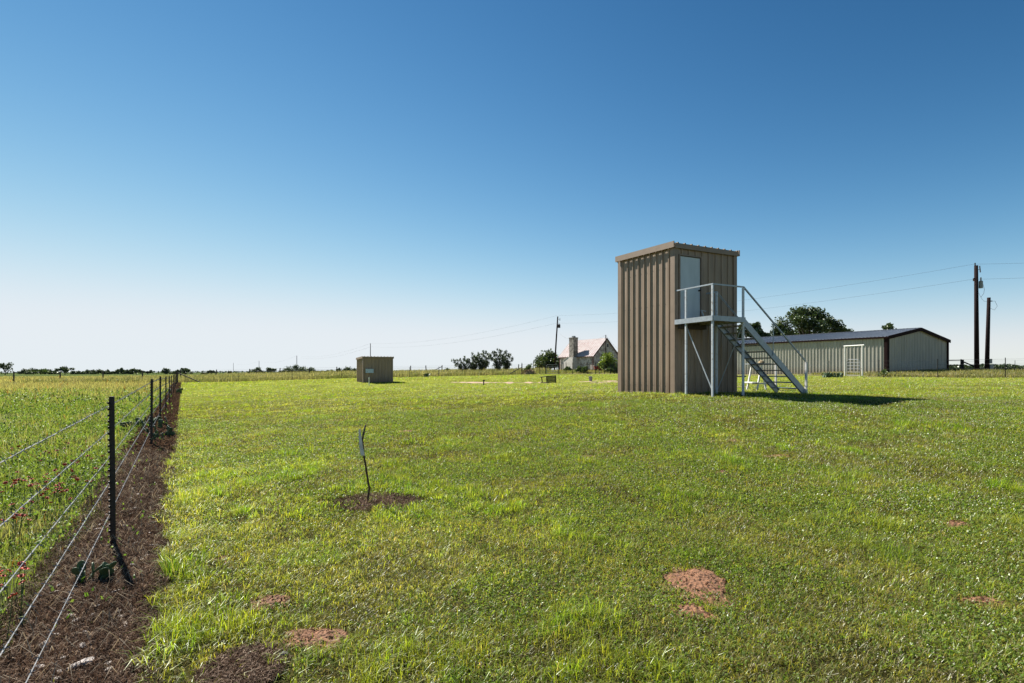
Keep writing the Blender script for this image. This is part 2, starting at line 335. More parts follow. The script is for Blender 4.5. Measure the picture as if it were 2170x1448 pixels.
for cx, cy, rx, ry, mh, lb in MD:
    g = []
    for a in np.linspace(0, 2 * PI, 97):
        ca, sa = math.cos(a), math.sin(a); k = 1 + 1.1 * (fbm(np.array([ca * 1.3 + cx * 3]), np.array([sa * 1.3 + cy * 3]), 5)[0] - .5); row = []
        mh_ = mh * .55
        for t in np.linspace(0.02, 1.12, 34):
            px_, py_ = cx + rx * k * t * ca, cy + ry * k * t * sa
            bump = (fbm(np.array([px_ * 9]), np.array([py_ * 9]), 71, 2)[0] - .5) * .035 * (1 - .4 * t) + (fbm(np.array([px_ * 45]), np.array([py_ * 45]), 75, 2)[0] - .5) * .022
            row.append((px_, py_, mh_ * max(0, 1 - t * t) + (bump + .006 if t < 1 else -.012)))
        g.append(row)
    mo = tag(sheet('dirt_mound', g, M['mound']), lb, 'earth mound', 'earth mounds in the lawn')
    if cy < 7:
        m = int(260 * rx / .35); a = RNG.uniform(0, 2 * PI, m); q = np.sqrt(RNG.random(m)) * 1.15; x = cx + rx * q * np.cos(a); y = cy + ry * q * np.sin(a); z = H(x, y) + mh * .55 * np.maximum(0, 1 - q * q) + .012
        ov = np.array([(1, 0, 0), (-.8, .2, 0), (0, 1, .1), (.1, -1, 0), (0, 0, .8), (0, 0, -1)]); of = np.array([(0, 2, 4), (2, 1, 4), (1, 3, 4), (3, 0, 4), (2, 0, 5), (1, 2, 5), (3, 1, 5), (0, 3, 5)]); r_ = .0035 + .007 * RNG.random(m) ** 3
        tag(np_obj('clods', (np.stack([x, y, z], 1)[:, None] + ov[None] * r_[:, None, None]).reshape(-1, 3), (of[None] + (np.arange(m) * 6)[:, None, None]).reshape(-1, 3), M['clod'], parent=mo), kind='stuff')
def dirt_track(xa, xb, pyc, wpx, Y):
    g = []
    for px in np.linspace(xa, xb, 60):
        y0 = Y + 2.2 * (fbm(np.array([px * .02]), np.array([pyc]), 81)[0] - .5); w = 1.5 * max(.03, (fbm(np.array([px * .075]), np.array([2. + pyc]), 82)[0] - .3) * 2) * min(1, (px - xa) / 25 + .05, (xb - px) / 25 + .05) * wpx
        g.append([((px - CX) / F * y0, y0 + t * w, .02 if abs(t) < .9 else -.02) for t in np.linspace(-1, 1, 7)])
    return tag(sheet('dirt_path', g, M['paledirt']), kind='structure')
dirt_track(955, 1060, 806, 1.0, 47); dirt_track(1040, 1165, 807, 1.7, 46.5); dirt_track(1225, 1330, 807.5, 1.5, 45.5); dirt_track(1250, 1330, 809, .8, 42); dirt_track(1560, 1640, 816, .35, 27)
TRK = [(955, 1165, 46.7, 1.6), (1225, 1330, 45.5, 1.5), (1250, 1330, 42, .7), (1560, 1640, 27, .35)]
def ontrack(x, y):
    px = CX + F * x / np.maximum(y, .1); m = np.zeros(x.shape, bool)
    for a, b, Y, w in TRK: m |= (px > a) & (px < b) & (np.abs(y - Y - (fbm(px * .06, y * .5, 83) - .5) * 1.5) < w)
    return m

# ------------------------------------------------------------------ blades
def blades(x, y, z, L, W, lean, col, near=True, az=None, tipcol=None):
    n = len(x); az = RNG.uniform(0, 2 * PI, n) if az is None else az
    wa = az + PI / 2 + RNG.normal(0, .5, n); wx, wy = np.cos(wa) * W / 2, np.sin(wa) * W / 2
    lx, ly = np.cos(az), np.sin(az); sl, cl = np.sin(lean), np.cos(lean)
    b = np.stack([x, y, z], 1); wv = np.stack([wx, wy, np.zeros(n)], 1)
    tip = b + np.stack([lx * sl * L, ly * sl * L, cl * L], 1)
    if near:
        l2 = lean * .5; mid = b + np.stack([lx * np.sin(l2) * L * .58, ly * np.sin(l2) * L * .58, np.cos(l2) * L * .58], 1)
        v = np.stack([b - wv, b + wv, mid - wv * .8, mid + wv * .8, tip], 1).reshape(-1, 3)
        o = (np.arange(n) * 5)[:, None]
        f = np.concatenate([o + np.array([[0, 1, 3]]), o + np.array([[0, 3, 2]]), o + np.array([[2, 3, 4]])], 0)
        tc = col if tipcol is None else tipcol
        c = np.stack([col * .9, col * .9, col, col, tc], 1).reshape(-1, 3)
    else:
        v = np.stack([b - wv, b + wv, tip], 1).reshape(-1, 3); o = (np.arange(n) * 3)[:, None]; f = o + np.array([[0, 1, 2]])
        c = np.stack([col, col, col if tipcol is None else tipcol], 1).reshape(-1, 3)
    return v, f, c
def merge(parts):
    vs, fs, cs, o = [], [], [], 0
    for v, f, c in parts: vs.append(v); fs.append(f + o); cs.append(c); o += len(v)
    return np.concatenate(vs), np.concatenate(fs), np.concatenate(cs)
def mixc(a, b, k): return np.array(a) * (1 - k[:, None]) + np.array(b) * k[:, None]
def scatter(y0, y1, dens, xl=None, xr=None):
    w0 = 1.1 * y0 + 3; w1 = 1.1 * y1 + 3; n = int((w0 + w1) * (y1 - y0) * dens); y = np.sqrt(RNG.uniform(y0 ** 2, y1 ** 2, n)) if y0 > 3 else RNG.uniform(y0, y1, n)
    return RNG.uniform(-1, 1, n) * (1.1 * y + 3), y
TOWER_O = hv(5.34, 16.8); TH = math.radians(26); E1 = hv(math.cos(TH), math.sin(TH)); E2 = hv(-math.sin(TH), math.cos(TH))
def in_tower(x, y):
    dx, dy = x - TOWER_O.x, y - TOWER_O.y; a = dx * E1.x + dy * E1.y; b = dx * E2.x + dy * E2.y
    return (a > 0) & (a < 2.8) & (b > 0) & (b < 2.89)
def lawn_color(x, y, n):
    big = fbm(x * .22, y * .22, 11); med = fbm(x * 1.3, y * 1.3, 12); sm = fbm(x * 4.5, y * 4.5, 13)
    dry = np.clip((big * .5 + med * .5 - .485) * 3.8 + RNG.normal(0, .25, n), 0, 1)
    rich = np.clip((sm - .45) * 4 + RNG.normal(0, .3, n), 0, 1)
    c = mixc((.245, .27, .032), (.145, .23, .02), rich)
    k = dry[:, None]; c = c * (1 - k * .7) + np.array((.31, .295, .085)) * k * .7
    st = RNG.random(n) < .10 + .14 * dry
    c[st] = np.array((.32, .29, .16)) * RNG.uniform(.6, 1.2, (st.sum(), 1))
    pat = .86 + .66 * fbm(x * .75, y * .75, 17)
    return c * RNG.uniform(.75, 1.25, (n, 1)) * pat[:, None], med, sm
def make_lawn():
    parts = []
    for y0, y1, dens, L, W, near in ((.6, 3.2, 9500, .062, .0036, True), (3.2, 5, 9500, .058, .004, True), (5, 8, 6000, .055, .005, True), (8, 12, 3000, .052, .0068, True),
                                  (12, 19, 1400, .052, .010, False), (19, 30, 480, .055, .017, False), (30, 48, 170, .06, .03, False), (48, 71, 66, .07, .05, False)):
        x, y = scatter(y0, y1, dens * .25)
        kk = 16 if y1 < 13 else 8; m = int(len(x) * 2.2 / kk); cx_, cy_ = scatter(y0, y1, dens * .75 / kk); sg = .022 if y1 < 9 else .045   # blades grow in tufts
        nt_, nl_ = len(cx_), len(x); tl = RNG.uniform(.55, 1.55, nt_); tb = RNG.uniform(.6, 1.35, nt_); ty_ = RNG.normal(0, .08, nt_)
        ox, oy = RNG.normal(0, sg, nt_ * kk), RNG.normal(0, sg, nt_ * kk)
        x = np.concatenate([x, np.repeat(cx_, kk) + ox]); y = np.concatenate([y, np.repeat(cy_, kk) + oy])
        az = np.concatenate([RNG.uniform(0, 2 * PI, nl_), np.arctan2(oy, ox) + RNG.normal(0, .7, len(ox))])
        fl = np.concatenate([RNG.uniform(.5, .9, nl_), np.repeat(tl, kk)]); fb = np.concatenate([RNG.uniform(.7, 1.1, nl_), np.repeat(tb, kk)]); fy = np.concatenate([np.zeros(nl_), np.repeat(ty_, kk)])
        d = np.clip(.35 + 1.5 * (fbm(x * 3.2, y * 3.2, 14) - .3), .10, 1)
        keep = in_lawn(x, y) & (RNG.random(len(x)) < d) & (RNG.random(len(x)) > bare(x, y)) & ~in_tower(x, y) & ~(ontrack(x, y) & (RNG.random(len(x)) < .9))
        x, y, az, fl, fb, fy = x[keep], y[keep], az[keep], fl[keep], fb[keep], fy[keep]; n = len(x); c, med, sm = lawn_color(x, y, n)
        c = c * fb[:, None] * np.stack([1 + fy, 1 - fy * .3, np.ones(n)], 1)
        tall = np.clip((fbm(x * 1.7, y * 1.7, 15) - .52) * 5, 0, 1) * (fbm(x * .5, y * .5, 16) > .42)
        edge = np.exp(-np.maximum(fdist(x, y) - .3, 0) / .45) * (y < 9)
        l = L * fl * RNG.uniform(.6, 1.25, n) * (.65 + .6 * sm) * (1 + .9 * tall + .7 * edge)
        tallb = tall[:, None] * .6; c = c * (1 - tallb) + c * np.array((.72, .95, .6)) * tallb
        lean = np.clip(RNG.normal(1.0, .38, n), .05, 1.5) * (1 - .35 * tall)
        parts.append(blades(x, y, H(x, y) - .004, l, W * RNG.uniform(.6, 1.3, n), lean, c, near, az=az))
    for y0, y1, d1, d2 in ((.8, 4.5, 4200, 4200), (4.5, 9, 2400, 2600), (9, 15, 900, 900)):      # flat thatch and clover leaves between the tufts
        k = 1 + y0 * .06
        x, y = scatter(y0, y1, d1); m = in_lawn(x, y) & (RNG.random(len(x)) > bare(x, y)); x, y = x[m], y[m]; n = len(x)
        c = mixc((.15, .135, .05), (.30, .26, .13), RNG.random(n) ** 1.4) * RNG.uniform(.6, 1.2, (n, 1)); c[::3] = c[::3] * np.array((.7, 1.15, .5))
        parts.append(blades(x, y, H(x, y) + RNG.uniform(.002, .012, n), RNG.uniform(.025, .07, n), .003 * k * RNG.uniform(.7, 1.4, n), RNG.uniform(1.2, 1.58, n), c, True))
        x, y = scatter(y0, y1, d2); m = in_lawn(x, y) & (RNG.random(len(x)) > bare(x, y)) & (fbm(x * 1.1, y * 1.1, 22) + RNG.normal(0, .08, len(x)) > .46); x, y = x[m], y[m]; n = len(x)
        c = mixc((.12, .20, .03), (.20, .27, .055), RNG.random(n)); parts.append(blades(x, y, H(x, y) + RNG.uniform(.004, .03, n), .018 * k * RNG.uniform(.7, 1.3, n), .011 * k * RNG.uniform(.7, 1.3, n), RNG.uniform(.6, 1.5, n), c, True))
    v, f, c = merge(parts); tag(np_obj('lawn_grass', v, f, M['lawn'], cols=c), 'short green mown lawn grass covering the yard', 'grass', kind='stuff')
make_lawn()
def make_clover():
    parts = []; oct_v = np.array([(1, 0, 0), (-1, 0, 0), (0, 1, 0), (0, -1, 0), (0, 0, 1), (0, 0, -1)], float)
    oct_f = np.array([(0, 2, 4), (2, 1, 4), (1, 3, 4), (3, 0, 4), (2, 0, 5), (1, 2, 5), (3, 1, 5), (0, 3, 5)])
    for y0, y1, dens, r in ((1.5, 5, 210, .0042), (5, 9, 210, .0052), (9, 15, 130, .0072), (15, 26, 40, .011), (26, 45, 7, .018)):
        x, y = scatter(y0, y1, dens); p = np.clip((fbm(x * .9, y * .9, 21) - .42) * 4, .03, 1)
        k = in_lawn(x, y) & (RNG.random(len(x)) < p) & (bare(x, y) < .3) & ~in_tower(x, y) & (fdist(x, y) > 1.2); x, y = x[k], y[k]; n = len(x)
        z = H(x, y) + RNG.uniform(.02, .05, n); rr = r * RNG.uniform(.6, 1.3, n)
        v = (np.stack([x, y, z], 1)[:, None] + oct_v[None] * rr[:, None, None]).reshape(-1, 3); f = (oct_f[None] + (np.arange(n) * 6)[:, None, None]).reshape(-1, 3)
        c = mixc((.62, .6, .5), (.42, .36, .24), RNG.random(n)); parts.append((v, f, np.repeat(c, 6, 0)))
    v, f, c = merge(parts); tag(np_obj('clover_flowers', v, f, M['clover'], cols=c, smooth=True), 'tiny white clover heads dotted through the lawn', 'clover', kind='stuff')
make_clover()
def make_meadow():
    parts = []
    for y0, y1, dens, L, W, near in ((.8, 5, 2600, .16, .0055, True), (5, 9, 1500, .19, .007, True), (9, 16, 560, .22, .012, True), (16, 30, 190, .26, .024, False), (30, 60, 60, .34, .045, False), (60, 130, 14, .42, .10, False)):
        w = 1.12 * y1 + 3; n = int((w - (-(FA + FB * y1))) * 1.1 * (y1 - y0) * dens); y = RNG.uniform(y0, y1, n); x = RNG.uniform(-w, FA + FB * y0 + .5, n)
        d = fdist(x, y); k = ((d < -.14 - .30 * fbm(x * 2.2, y * 2.2, 34)) | ((d < .1) & (RNG.random(n) < .035))) & (x > -1.12 * y - 3) & (RNG.random(n) < .35 + .9 * fbm(x * 1.2, y * 1.2, 36)); x, y = x[k], y[k]; n = len(x)
        big = fbm(x * .12, y * .12, 37); med = fbm(x * .9, y * .9, 38)
        dry = np.clip((y - 20) / 22 + (med - .5) * 1.6 + RNG.normal(0, .25, n), 0, 1)
        if y0 < 16: dry = np.clip((med - .55) * 3 + RNG.normal(0, .3, n) + (y - 9) * .02, 0, 1)
        c = mixc((.155, .205, .035), (.31, .27, .14), dry * .85) * RNG.uniform(.65, 1.3, (n, 1))
        og = (RNG.random(n) < .05) & (med > .5); c[og] = np.array((.32, .13, .03)) * RNG.uniform(.6, 1.1, (og.sum(), 1))
        rise = np.clip((-fdist(x, y) - .1) / .7, .3, 1)
        parts.append(blades(x, y, H(x, y) - .01, L * RNG.uniform(.35, 1.3, n) * (.6 + .8 * med) * rise, W * RNG.uniform(.6, 1.5, n), np.clip(RNG.normal(.6, .35, n), .03, 1.4), c, near))
    for y0, y1, dens, s in ((.8, 6, 1500, .020), (6, 12, 800, .027), (12, 22, 260, .045), (22, 40, 60, .09)):       # broad leaves of low herbs
        w = 1.12 * y1 + 3; n = int((w + (FA + FB * y1)) * (y1 - y0) * dens); y = RNG.uniform(y0, y1, n); x = RNG.uniform(-w, FA + FB * y0 + .5, n)
        k = ((fdist(x, y) < -.22 - .25 * fbm(x * 2.2, y * 2.2, 34)) | ((fdist(x, y) < .25) & (RNG.random(n) < .05))) & (x > -1.12 * y - 3) & (fbm(x * 1.6, y * 1.6, 39) + RNG.normal(0, .06, n) > .45) & (RNG.random(n) < (44 - y) / 26); x, y = x[k], y[k]; n = len(x)
        c = mixc((.08, .145, .026), (.17, .225, .055), RNG.random(n)); z = H(x, y) + RNG.uniform(.0, .17, n) * (.5 + fbm(x * 2, y * 2, 35))
        parts.append(blades(x, y, z, s * RNG.uniform(1.2, 2.6, n), s * RNG.uniform(.5, 1, n), RNG.uniform(.5, 1.5, n), c, True))
    for y0, y1, dens, w_ in ((1, 7, 20, .005), (7, 16, 10, .009), (16, 32, 3.5, .02)):
        wd = 1.12 * y1 + 3; n = int((wd + (FA + FB * y1)) * (y1 - y0) * dens); y = RNG.uniform(y0, y1, n); x = RNG.uniform(-wd, FA + FB * y0 + .5, n)
        k = (fdist(x, y) < -.5) & (x > -1.12 * y - 3) & (fbm(x * .8, y * .8, 40) > .48); x, y = x[k], y[k]; kk = 7; n = len(x) * kk
        x = np.repeat(x, kk) + RNG.normal(0, .03, n); y = np.repeat(y, kk) + RNG.normal(0, .03, n); c = mixc((.12, .16, .05), (.34, .29, .17), RNG.random(n))
        parts.append(blades(x, y, H(x, y), RNG.uniform(.18, .42, n), w_ * RNG.uniform(.6, 1.3, n), np.clip(RNG.normal(.65, .35, n), .02, 1.4), c, True))
    v, f, c = merge(parts); tag(np_obj('meadow_grass', v, f, M['meadow'], cols=c), 'uncut green and tan meadow grass left of the wire fence', 'meadow', kind='stuff')
make_meadow()
def make_dead():
    parts = []
    n = 110000; y = RNG.uniform(.3, 16, n) ** 1.0; y = .3 + (y - .3) * RNG.random(n) ** .6; d = RNG.uniform(-.42, .42, n)
    x = FA + FB * y + d * math.hypot(1, FB); k = (RNG.random(n) < .3 + .9 * fbm(x * 3, y * 3, 41)); x, y = x[k], y[k]
    for cx, cy, rx, ry in PATCHES:
        m = 5200; a = RNG.uniform(0, 2 * PI, m); q = np.sqrt(RNG.random(m)); x = np.concatenate([x, cx + rx * q * np.cos(a)]); y = np.concatenate([y, cy + ry * q * np.sin(a)])
    n = len(x); wet = fbm(x * 2.5, y * 2.5, 47)[:, None]; c = mixc((.055, .033, .024), (.36, .275, .21), RNG.random(n) ** 2.6) * RNG.uniform(.6, 1.25, (n, 1)) * (.55 + .9 * wet)
    parts.append(blades(x, y, H(x, y) + .014, RNG.uniform(.015, .065, n), .0028 * (1 + y * .09), np.clip(RNG.normal(1.3, .3, n), .2, 1.62), c, True))
    m = 34000; y = RNG.uniform(9, 60, m); x = FA + FB * y + RNG.uniform(-.4, .36, m) * 1.19; c = mixc((.05, .028, .018), (.14, .09, .06), RNG.random(m))
    parts.append(blades(x, y, H(x, y) + .01, RNG.uniform(.04, .12, m), .02 + .0006 * y, np.full(m, 1.35), c, True))
    m = 900; y = RNG.uniform(.8, 9, m); x = FA + FB * y + RNG.uniform(-.42, .38, m); c = np.array((.44, .37, .28)) * RNG.uniform(.5, 1.1, (m, 1))
    parts.append(blades(x, y, H(x, y) + RNG.uniform(.018, .03, m), RNG.uniform(.06, .22, m), .003 * (1 + y * .08), RNG.uniform(1.35, 1.6, m), c, True))
    v, f, c = merge(parts); tag(np_obj('dead_grass', v, f, M['dry'], cols=c), 'brown dead grass litter lying under the wire fence', 'dead grass', kind='stuff')
make_dead()
def make_tall(name, label, pts, L, W, c1, c2, seed):
    x, y = pts; n = len(x); med = fbm(x * .7, y * .7, seed); big = fbm(x * .18, y * .18, seed + 1)
    k = np.clip(big * .9 + (med - .5) * 1.4 + RNG.normal(0, .25, n), 0, 1)
    c = mixc(c1, c2, k) * RNG.uniform(.65, 1.3, (n, 1))
    v, f, c = blades(x, y, H(x, y) - .02, L * RNG.uniform(.4, 1.25, n) * (.55 + .9 * med), W * RNG.uniform(.6, 1.4, n), np.clip(RNG.normal(.35, .25, n), 0, 1.2), c, True)
    tag(np_obj(name, v, f, M['meadow'], cols=c), label, 'tall grass', kind='stuff')
n = 150000; x = RNG.uniform(-60, 6, n); y = RNG.uniform(60, 112, n); yb = np.interp(x, BX, BY)
k = (y > yb + .2) & (RNG.random(n) < np.where(y - yb < 6, 1, .45)) & ((x < 1.2) | (y > 76)) ; make_tall('tall_grass', 'tall tan uncut grass behind the back fence', (x[k], y[k]), .62, .05, (.12, .135, .05), (.29, .255, .15), 130)
n = 70000; y = RNG.uniform(26, 48, n); xr = np.interp(y, RY, RX); x = xr + RNG.uniform(.2, 16, n)
def in_barn(x, y): 
    dx, dy = x - 32.2, y - 44; a = dx * .866 + dy * .5; b = -dx * .5 + dy * .866; return (a > -.05) & (a < 11.9) & (b > -.05) & (b < 24)
k = ~in_barn(x, y) & ((RNG.random(n) < .25) | (x > 27.9)) & (x < 1.15 * y + 3) & ((x - xr < 4) | (RNG.random(n) < .5)) & ~((y > 39) & (x - xr < 3.0) & (RNG.random(n) < .8)); make_tall('roadside_grass', 'uncut green and straw grass in front of the metal barn', (x[k], y[k]), .27, .03, (.14, .17, .05), (.28, .235, .12), 140)
n = 16000; x = RNG.uniform(0, 26, n); y = RNG.uniform(71.5, 80, n); k = (RNG.random(n) < .7) & ((x < 11) | (y < 78)); make_tall('yard_grass', 'uncut green grass in the stone house yard', (x[k], y[k]), .34, .05, (.12, .16, .05), (.26, .22, .09), 150)

# ------------------------------------------------------------------ tower
def make_tower():
    z0 = .55; zb = lambda x_, y_: h1(x_, y_) - .06
    root = thing('metal_tower', 'tall tan ribbed metal tower with a pale door high above its landing', 'tower', (TOWER_O.x, TOWER_O.y, h1(TOWER_O.x, TOWER_O.y)))
    O = TOWER_O.copy(); L1, L2 = 2.80, 2.89; nF = -E2; nL = -E1; zt = lambda b: 5.60 + .03 * b     # eave height by depth
    lo = lambda t: V((0, 0, z0)); D0, D1, DZ0, DZ1 = .21, 1.135, 3.17, 5.27
    w = MB()
    w.ribbed(O, E1, .0, D0 - .045, nF, lo, lambda t: V((0, 0, zt(0))), phase=.30)
    w.ribbed(O, E1, D1 + .045, L1, nF, lo, lambda t: V((0, 0, zt(0))), phase=.30)
    w.ribbed(O, E1, D0 - .045, D1 + .045, nF, lo, lambda t: V((0, 0, DZ0 - .05)), phase=.30)
    w.ribbed(O, E1, D0 - .045, D1 + .045, nF, lambda t: V((0, 0, DZ1 + .045)), lambda t: V((0, 0, zt(0))), phase=.30)
    w.build('front_wall', M['tan'], root)
    w = MB().ribbed(O + E2 * L2, -E2, 0, L2, nL, lo, lambda t: V((0, 0, zt(L2 - t))), phase=.19); w.build('side_wall', M['tan'], root)
    w = MB().ribbed(O + E1 * L1, E2, 0, L2, E1, lo, lambda t: V((0, 0, zt(t)))); w.build('side_wall', M['tan'], root)
    w = MB().ribbed(O + E1 * L1 + E2 * L2, -E1, 0, L1, E2, lo, lambda t: V((0, 0, zt(L2)))); w.build('back_wall', M['tan'], root)
    for a, b in ((0, 0), (L1, 0), (0, L2), (L1, L2)):
        sa = 1 if a == 0 else -1; sb = 1 if b == 0 else -1; c = O + E1 * a + E2 * b; top = zt(b) - .01; hh = top - z0; t = MB()
        t.box(c + E1 * sa * .035 - E2 * sb * .022 + Zv * (z0 + hh / 2), E1, E2, Zv, .16, .042, hh)
        t.box(c + E2 * sb * .0795 - E1 * sa * .0235 + Zv * (z0 + hh / 2), E1, E2, Zv, .043, .155, hh)
        t.build('corner_trim', M['tan_trim'], root)
    # roof: ribbed sheet running front to back on a slab, with rake boards and eave trim
    oh = .07; r = MB()
    A = O - E1 * oh - E2 * oh
    r.ribbed(A, E1, 0, L1 + 2 * oh, Zv, lambda t: V((0, 0, zt(0) + .055)), lambda t: E2 * (L2 + 2 * oh) + V((0, 0, zt(L2) + .06)), phase=.16, rh=.035)
    r.build('roof', M['roof_tan'], root)
    for a, nm in ((-oh - .028, 'rake_board'), (L1 + oh + .028, 'rake_board')):
        p = O + E1 * a; t = MB()
        t.prism([p - E2 * (oh + .02) + Zv * (zt(0) - .10), p + E2 * (L2 + oh + .02) + Zv * (zt(L2) - .10), p + E2 * (L2 + oh + .02) + Zv * (zt(L2) + .10), p - E2 * (oh + .02) + Zv * (zt(0) + .10)], E1 * .035 if a > 0 else -E1 * .035)
        t.build(nm, M['tan_trim'], root)
    for b in (-oh, L2 + oh):
        t = MB().box(O + E1 * (L1 / 2) + E2 * (b + (-.012 if b < 0 else .012)) + Zv * (zt(b) - .035), E1, E2, Zv, L1 + 2 * oh - .01, .024, .15); t.build('eave_trim', M['tan_trim'], root)
        t = MB().box(O + E1 * (L1 / 2) + E2 * (b / 2 if b < 0 else L2 + oh / 2) + Zv * (zt(b) - .10), E1, E2, Zv, L1 + oh, oh, .02); t.build('soffit', M['tan_trim'], root)
    # door set back in a dark frame
    f = MB()
    for t in (D0 - .03, D1 + .03): f.box(O + E1 * t - E2 * .012 + Zv * ((DZ0 + DZ1) / 2), E1, E2, Zv, .05, .07, DZ1 - DZ0 + .01)
    f.box(O + E1 * (D0 + D1) / 2 - E2 * .012 + Zv * (DZ1 + .025), E1, E2, Zv, D1 - D0 + .11, .072, .04)
    fr = f.build('door_frame', M['tan_trim'], root)
    d = MB().box(O + E1 * (D0 + D1) / 2 + E2 * .02 + Zv * ((DZ0 + DZ1) / 2), E1, E2, Zv, D1 - D0 - .03, .045, DZ1 - DZ0 - .03).build('door', M['door'], root)
    k = MB().tube([O + E1 * (D1 - .07) - E2 * .00 + Zv * 4.17, O + E1 * (D1 - .07) - E2 * .06 + Zv * 4.17], .03, 12); k.tube([O + E1 * (D1 - .07) - E2 * .06 + Zv * 4.17, O + E1 * (D1 - .09) - E2 * .085 + Zv * 4.17], .022, 10); k.build('door_knob', M['black'], d)
    for zz in (3.45, 4.22, 4.98):
        MB().box(O + E1 * (D0 + .006) - E2 * .012 + Zv * zz, E1, E2, Zv, .02, .02, .1).build('hinge', M['greybox'], d)
    s = MB().box(O + E1 * .66 - E2 * .10 + Zv * 2.93, E1, E2, Zv, 1.15, .16, .16); s.build('door_sill', M['oldwood'], root)
    # screw heads on the side wall
    s = MB()
    for zz in (.95, 2.35, 3.7, 4.9):
        for q in range(9): s.box(O + E2 * (.43 + q * .305) - E1 * .003 + Zv * (zz + .01 * (q % 3)), E1, E2, Zv, .006, .016, .016)
    tag(s.build('screws', M['black'], root), kind='stuff')
make_tower()

def make_stairs():
    O = TOWER_O; nF = -E2; deck = 3.13
    A = O + nF * .05; P2 = O + nF * 1.57; P1 = O + nF * .50; P4 = P2 + E1 * 1.31; P3 = P4 - nF * 1.04
    root = thing('metal_staircase', 'galvanised open metal staircase with railed landing against the tan tower', 'staircase', (P2.x, P2.y, h1(P2.x, P2.y)))
    z = lambda p, h: V((p.x, p.y, h)); base = lambda p: z(p, h1(p.x, p.y) - .1)
    RT = 4.07
    for p, top in ((P1, RT - .02), (P2, RT - .02), (P3, RT - .02), (P4, RT - .02)):
        MB().bar(base(p), z(p, top), .056, .056, side=E1).build('post', M['galv_pole'], root)
    k = .045  # landing beams sit just outside the posts
    b = MB().bar(z(A - E1 * k, deck - .075), z(P2 - E1 * k + nF * k, deck - .075), .025, .155, side=Zv).build('landing_beam', M['galv'], root)
    MB().bar(z(P2 - E1 * (k - .014) + nF * k, deck - .075), z(P4 + E1 * k + nF * k, deck - .075), .025, .155, side=Zv).build('landing_beam', M['galv'], root)
    MB().bar(z(A + E1 * (1.31 + k), deck - .075), z(P4 + E1 * (k) + nF * .028, deck - .075), .022, .15, side=Zv).build('landing_beam', M['galv'], root)
    d = MB(); c = (A + P4) / 2 + E1 * 0; c = O + E1 * .655 + nF * .81
    for q in range(7): d.box(z(O + E1 * .655 + nF * (.17 + q * .215), deck - .03), E1, E2, Zv, 1.35, .205, .03)
    d.build('landing_deck', M['oldwood'], root)
    j = MB()
    for q in (.35, .95): j.bar(z(A + E1 * q, deck - .1), z(A + E1 * q + nF * 1.5, deck - .1), .04, .08, side=Zv)
    j.build('joist', M['tread'], root)
    B1 = z(P4 + E1 * 3.0, 0); gz = h1(B1.x, B1.y); B1 = z(B1, gz); B2b = P3 + E1 * 3.0; B2 = z(B2b, h1(B2b.x, B2b.y))
    S1, S2 = z(P4 + E1 * .03, deck), z(P3 + E1 * .03, deck)
    for s0, s1 in ((S1, B1), (S2, B2)):
        s1 = s1 + E1 * .0 + Zv * .0; st = MB(); dv = (s1 - s0).normalized(); up = dv.cross(nF).normalized()
        if up.z < 0: up = -up
        a, bb = s0 - up * .09 - dv * .04, s1 + up * .02 - dv * .02
        st.bar(a, bb, .012, .20, side=up); inn = -1 if s0 is S1 else 1
        for e in (-1, 1): st.bar(a + up * e * .096 + nF * inn * .032, bb + up * e * .096 + nF * inn * .032, .052, .010, side=up)
        st.build('stringer', M['galv'], root)
    rise = (deck - gz) / 12
    for q in range(1, 12):
        f = q / 12; p = S1.lerp(B1, f); p2 = S2.lerp(B2, f); zc = deck - rise * q
        MB().box(z((p + p2) / 2 - E1 * .02, zc - .02), E1, E2, Zv, .24, 1.04 - .03, .035).build('tread', M['tread'] if q < 9 else M['galv'], root)  # lower treads take the paler steel: sunlight on them put into the colour
    N1 = B1 - E1 * .03; N2 = B2 - E1 * .03
    nt = MB().bar(N1 - Zv * .1 + nF * .045, z(N1, 1.76) + nF * .045, .062, .062, side=E1); nt.build('newel', M['white'], root)
    MB().bar(N2 - Zv * .1 - nF * .045, z(N2, 1.74) - nF * .045, .056, .056, side=E1).build('newel', M['white'], root)
    r = .03
    MB().bar(z(O + nF * .07 - E1 * 0, RT + .012), z(P2 + nF * .03, RT + .012), .042, .042, side=Zv).build('handrail', M['galv'], root)
    MB().bar(z(P2 + nF * .0 + E1 * .026, RT + .012), z(P4 + E1 * .03, RT + .012), .042, .042, side=Zv).build('handrail', M['galv'], root)
    MB().bar(z(P4 + E1 * .03 + nF * .0, RT + .005), z(N1 + nF * .03, 1.785), .042, .04, side=Zv).build('handrail', M['galv'], root)
    MB().bar(z(P3 + E2 * .42, RT), z(P3 - E2 * .03, RT), .045, .045, side=Zv).build('handrail', M['galv'], root)
    MB().tube([z(P3 + E1 * .03, RT), z(N2, 1.75) - nF * .045], .013, 6).build('handrail', M['galv'], root)
    MB().tube([z(P3 + E1 * .03, RT - .06), z(P3.lerp(N2, .42), RT - .06 - .42 * (RT - 1.75))], .012, 6).build('handrail', M['galv'], root)
    for f, a, b_ in ((.46, S1, B1),): 
        q = P4.lerp(N1, f); MB().tube([z(q + nF * .02, S1.lerp(B1, f).z - .05), z(q + nF * .02, RT + (1.785 - RT) * f)], .013, 6).build('baluster', M['galv'], root)
    f = .42; q = P3.lerp(N2, f); MB().tube([z(q, S2.lerp(B2, f).z - .05), z(q, RT + (1.75 - RT) * f)], .012, 6).build('baluster', M['galv'], root)
    MB().bar(z(P1 - E1 * 0, 2.84) + E1 * .04, base(P2) + Zv * .2 + E1 * .04, .012, .038, side=nF).build('brace', M['galv'], root)
    MB().tube([base(P3) + Zv * .2 + E1 * .04, z(P4, 2.86) - nF * .04 ], .013, 6).build('brace', M['galv'], root)
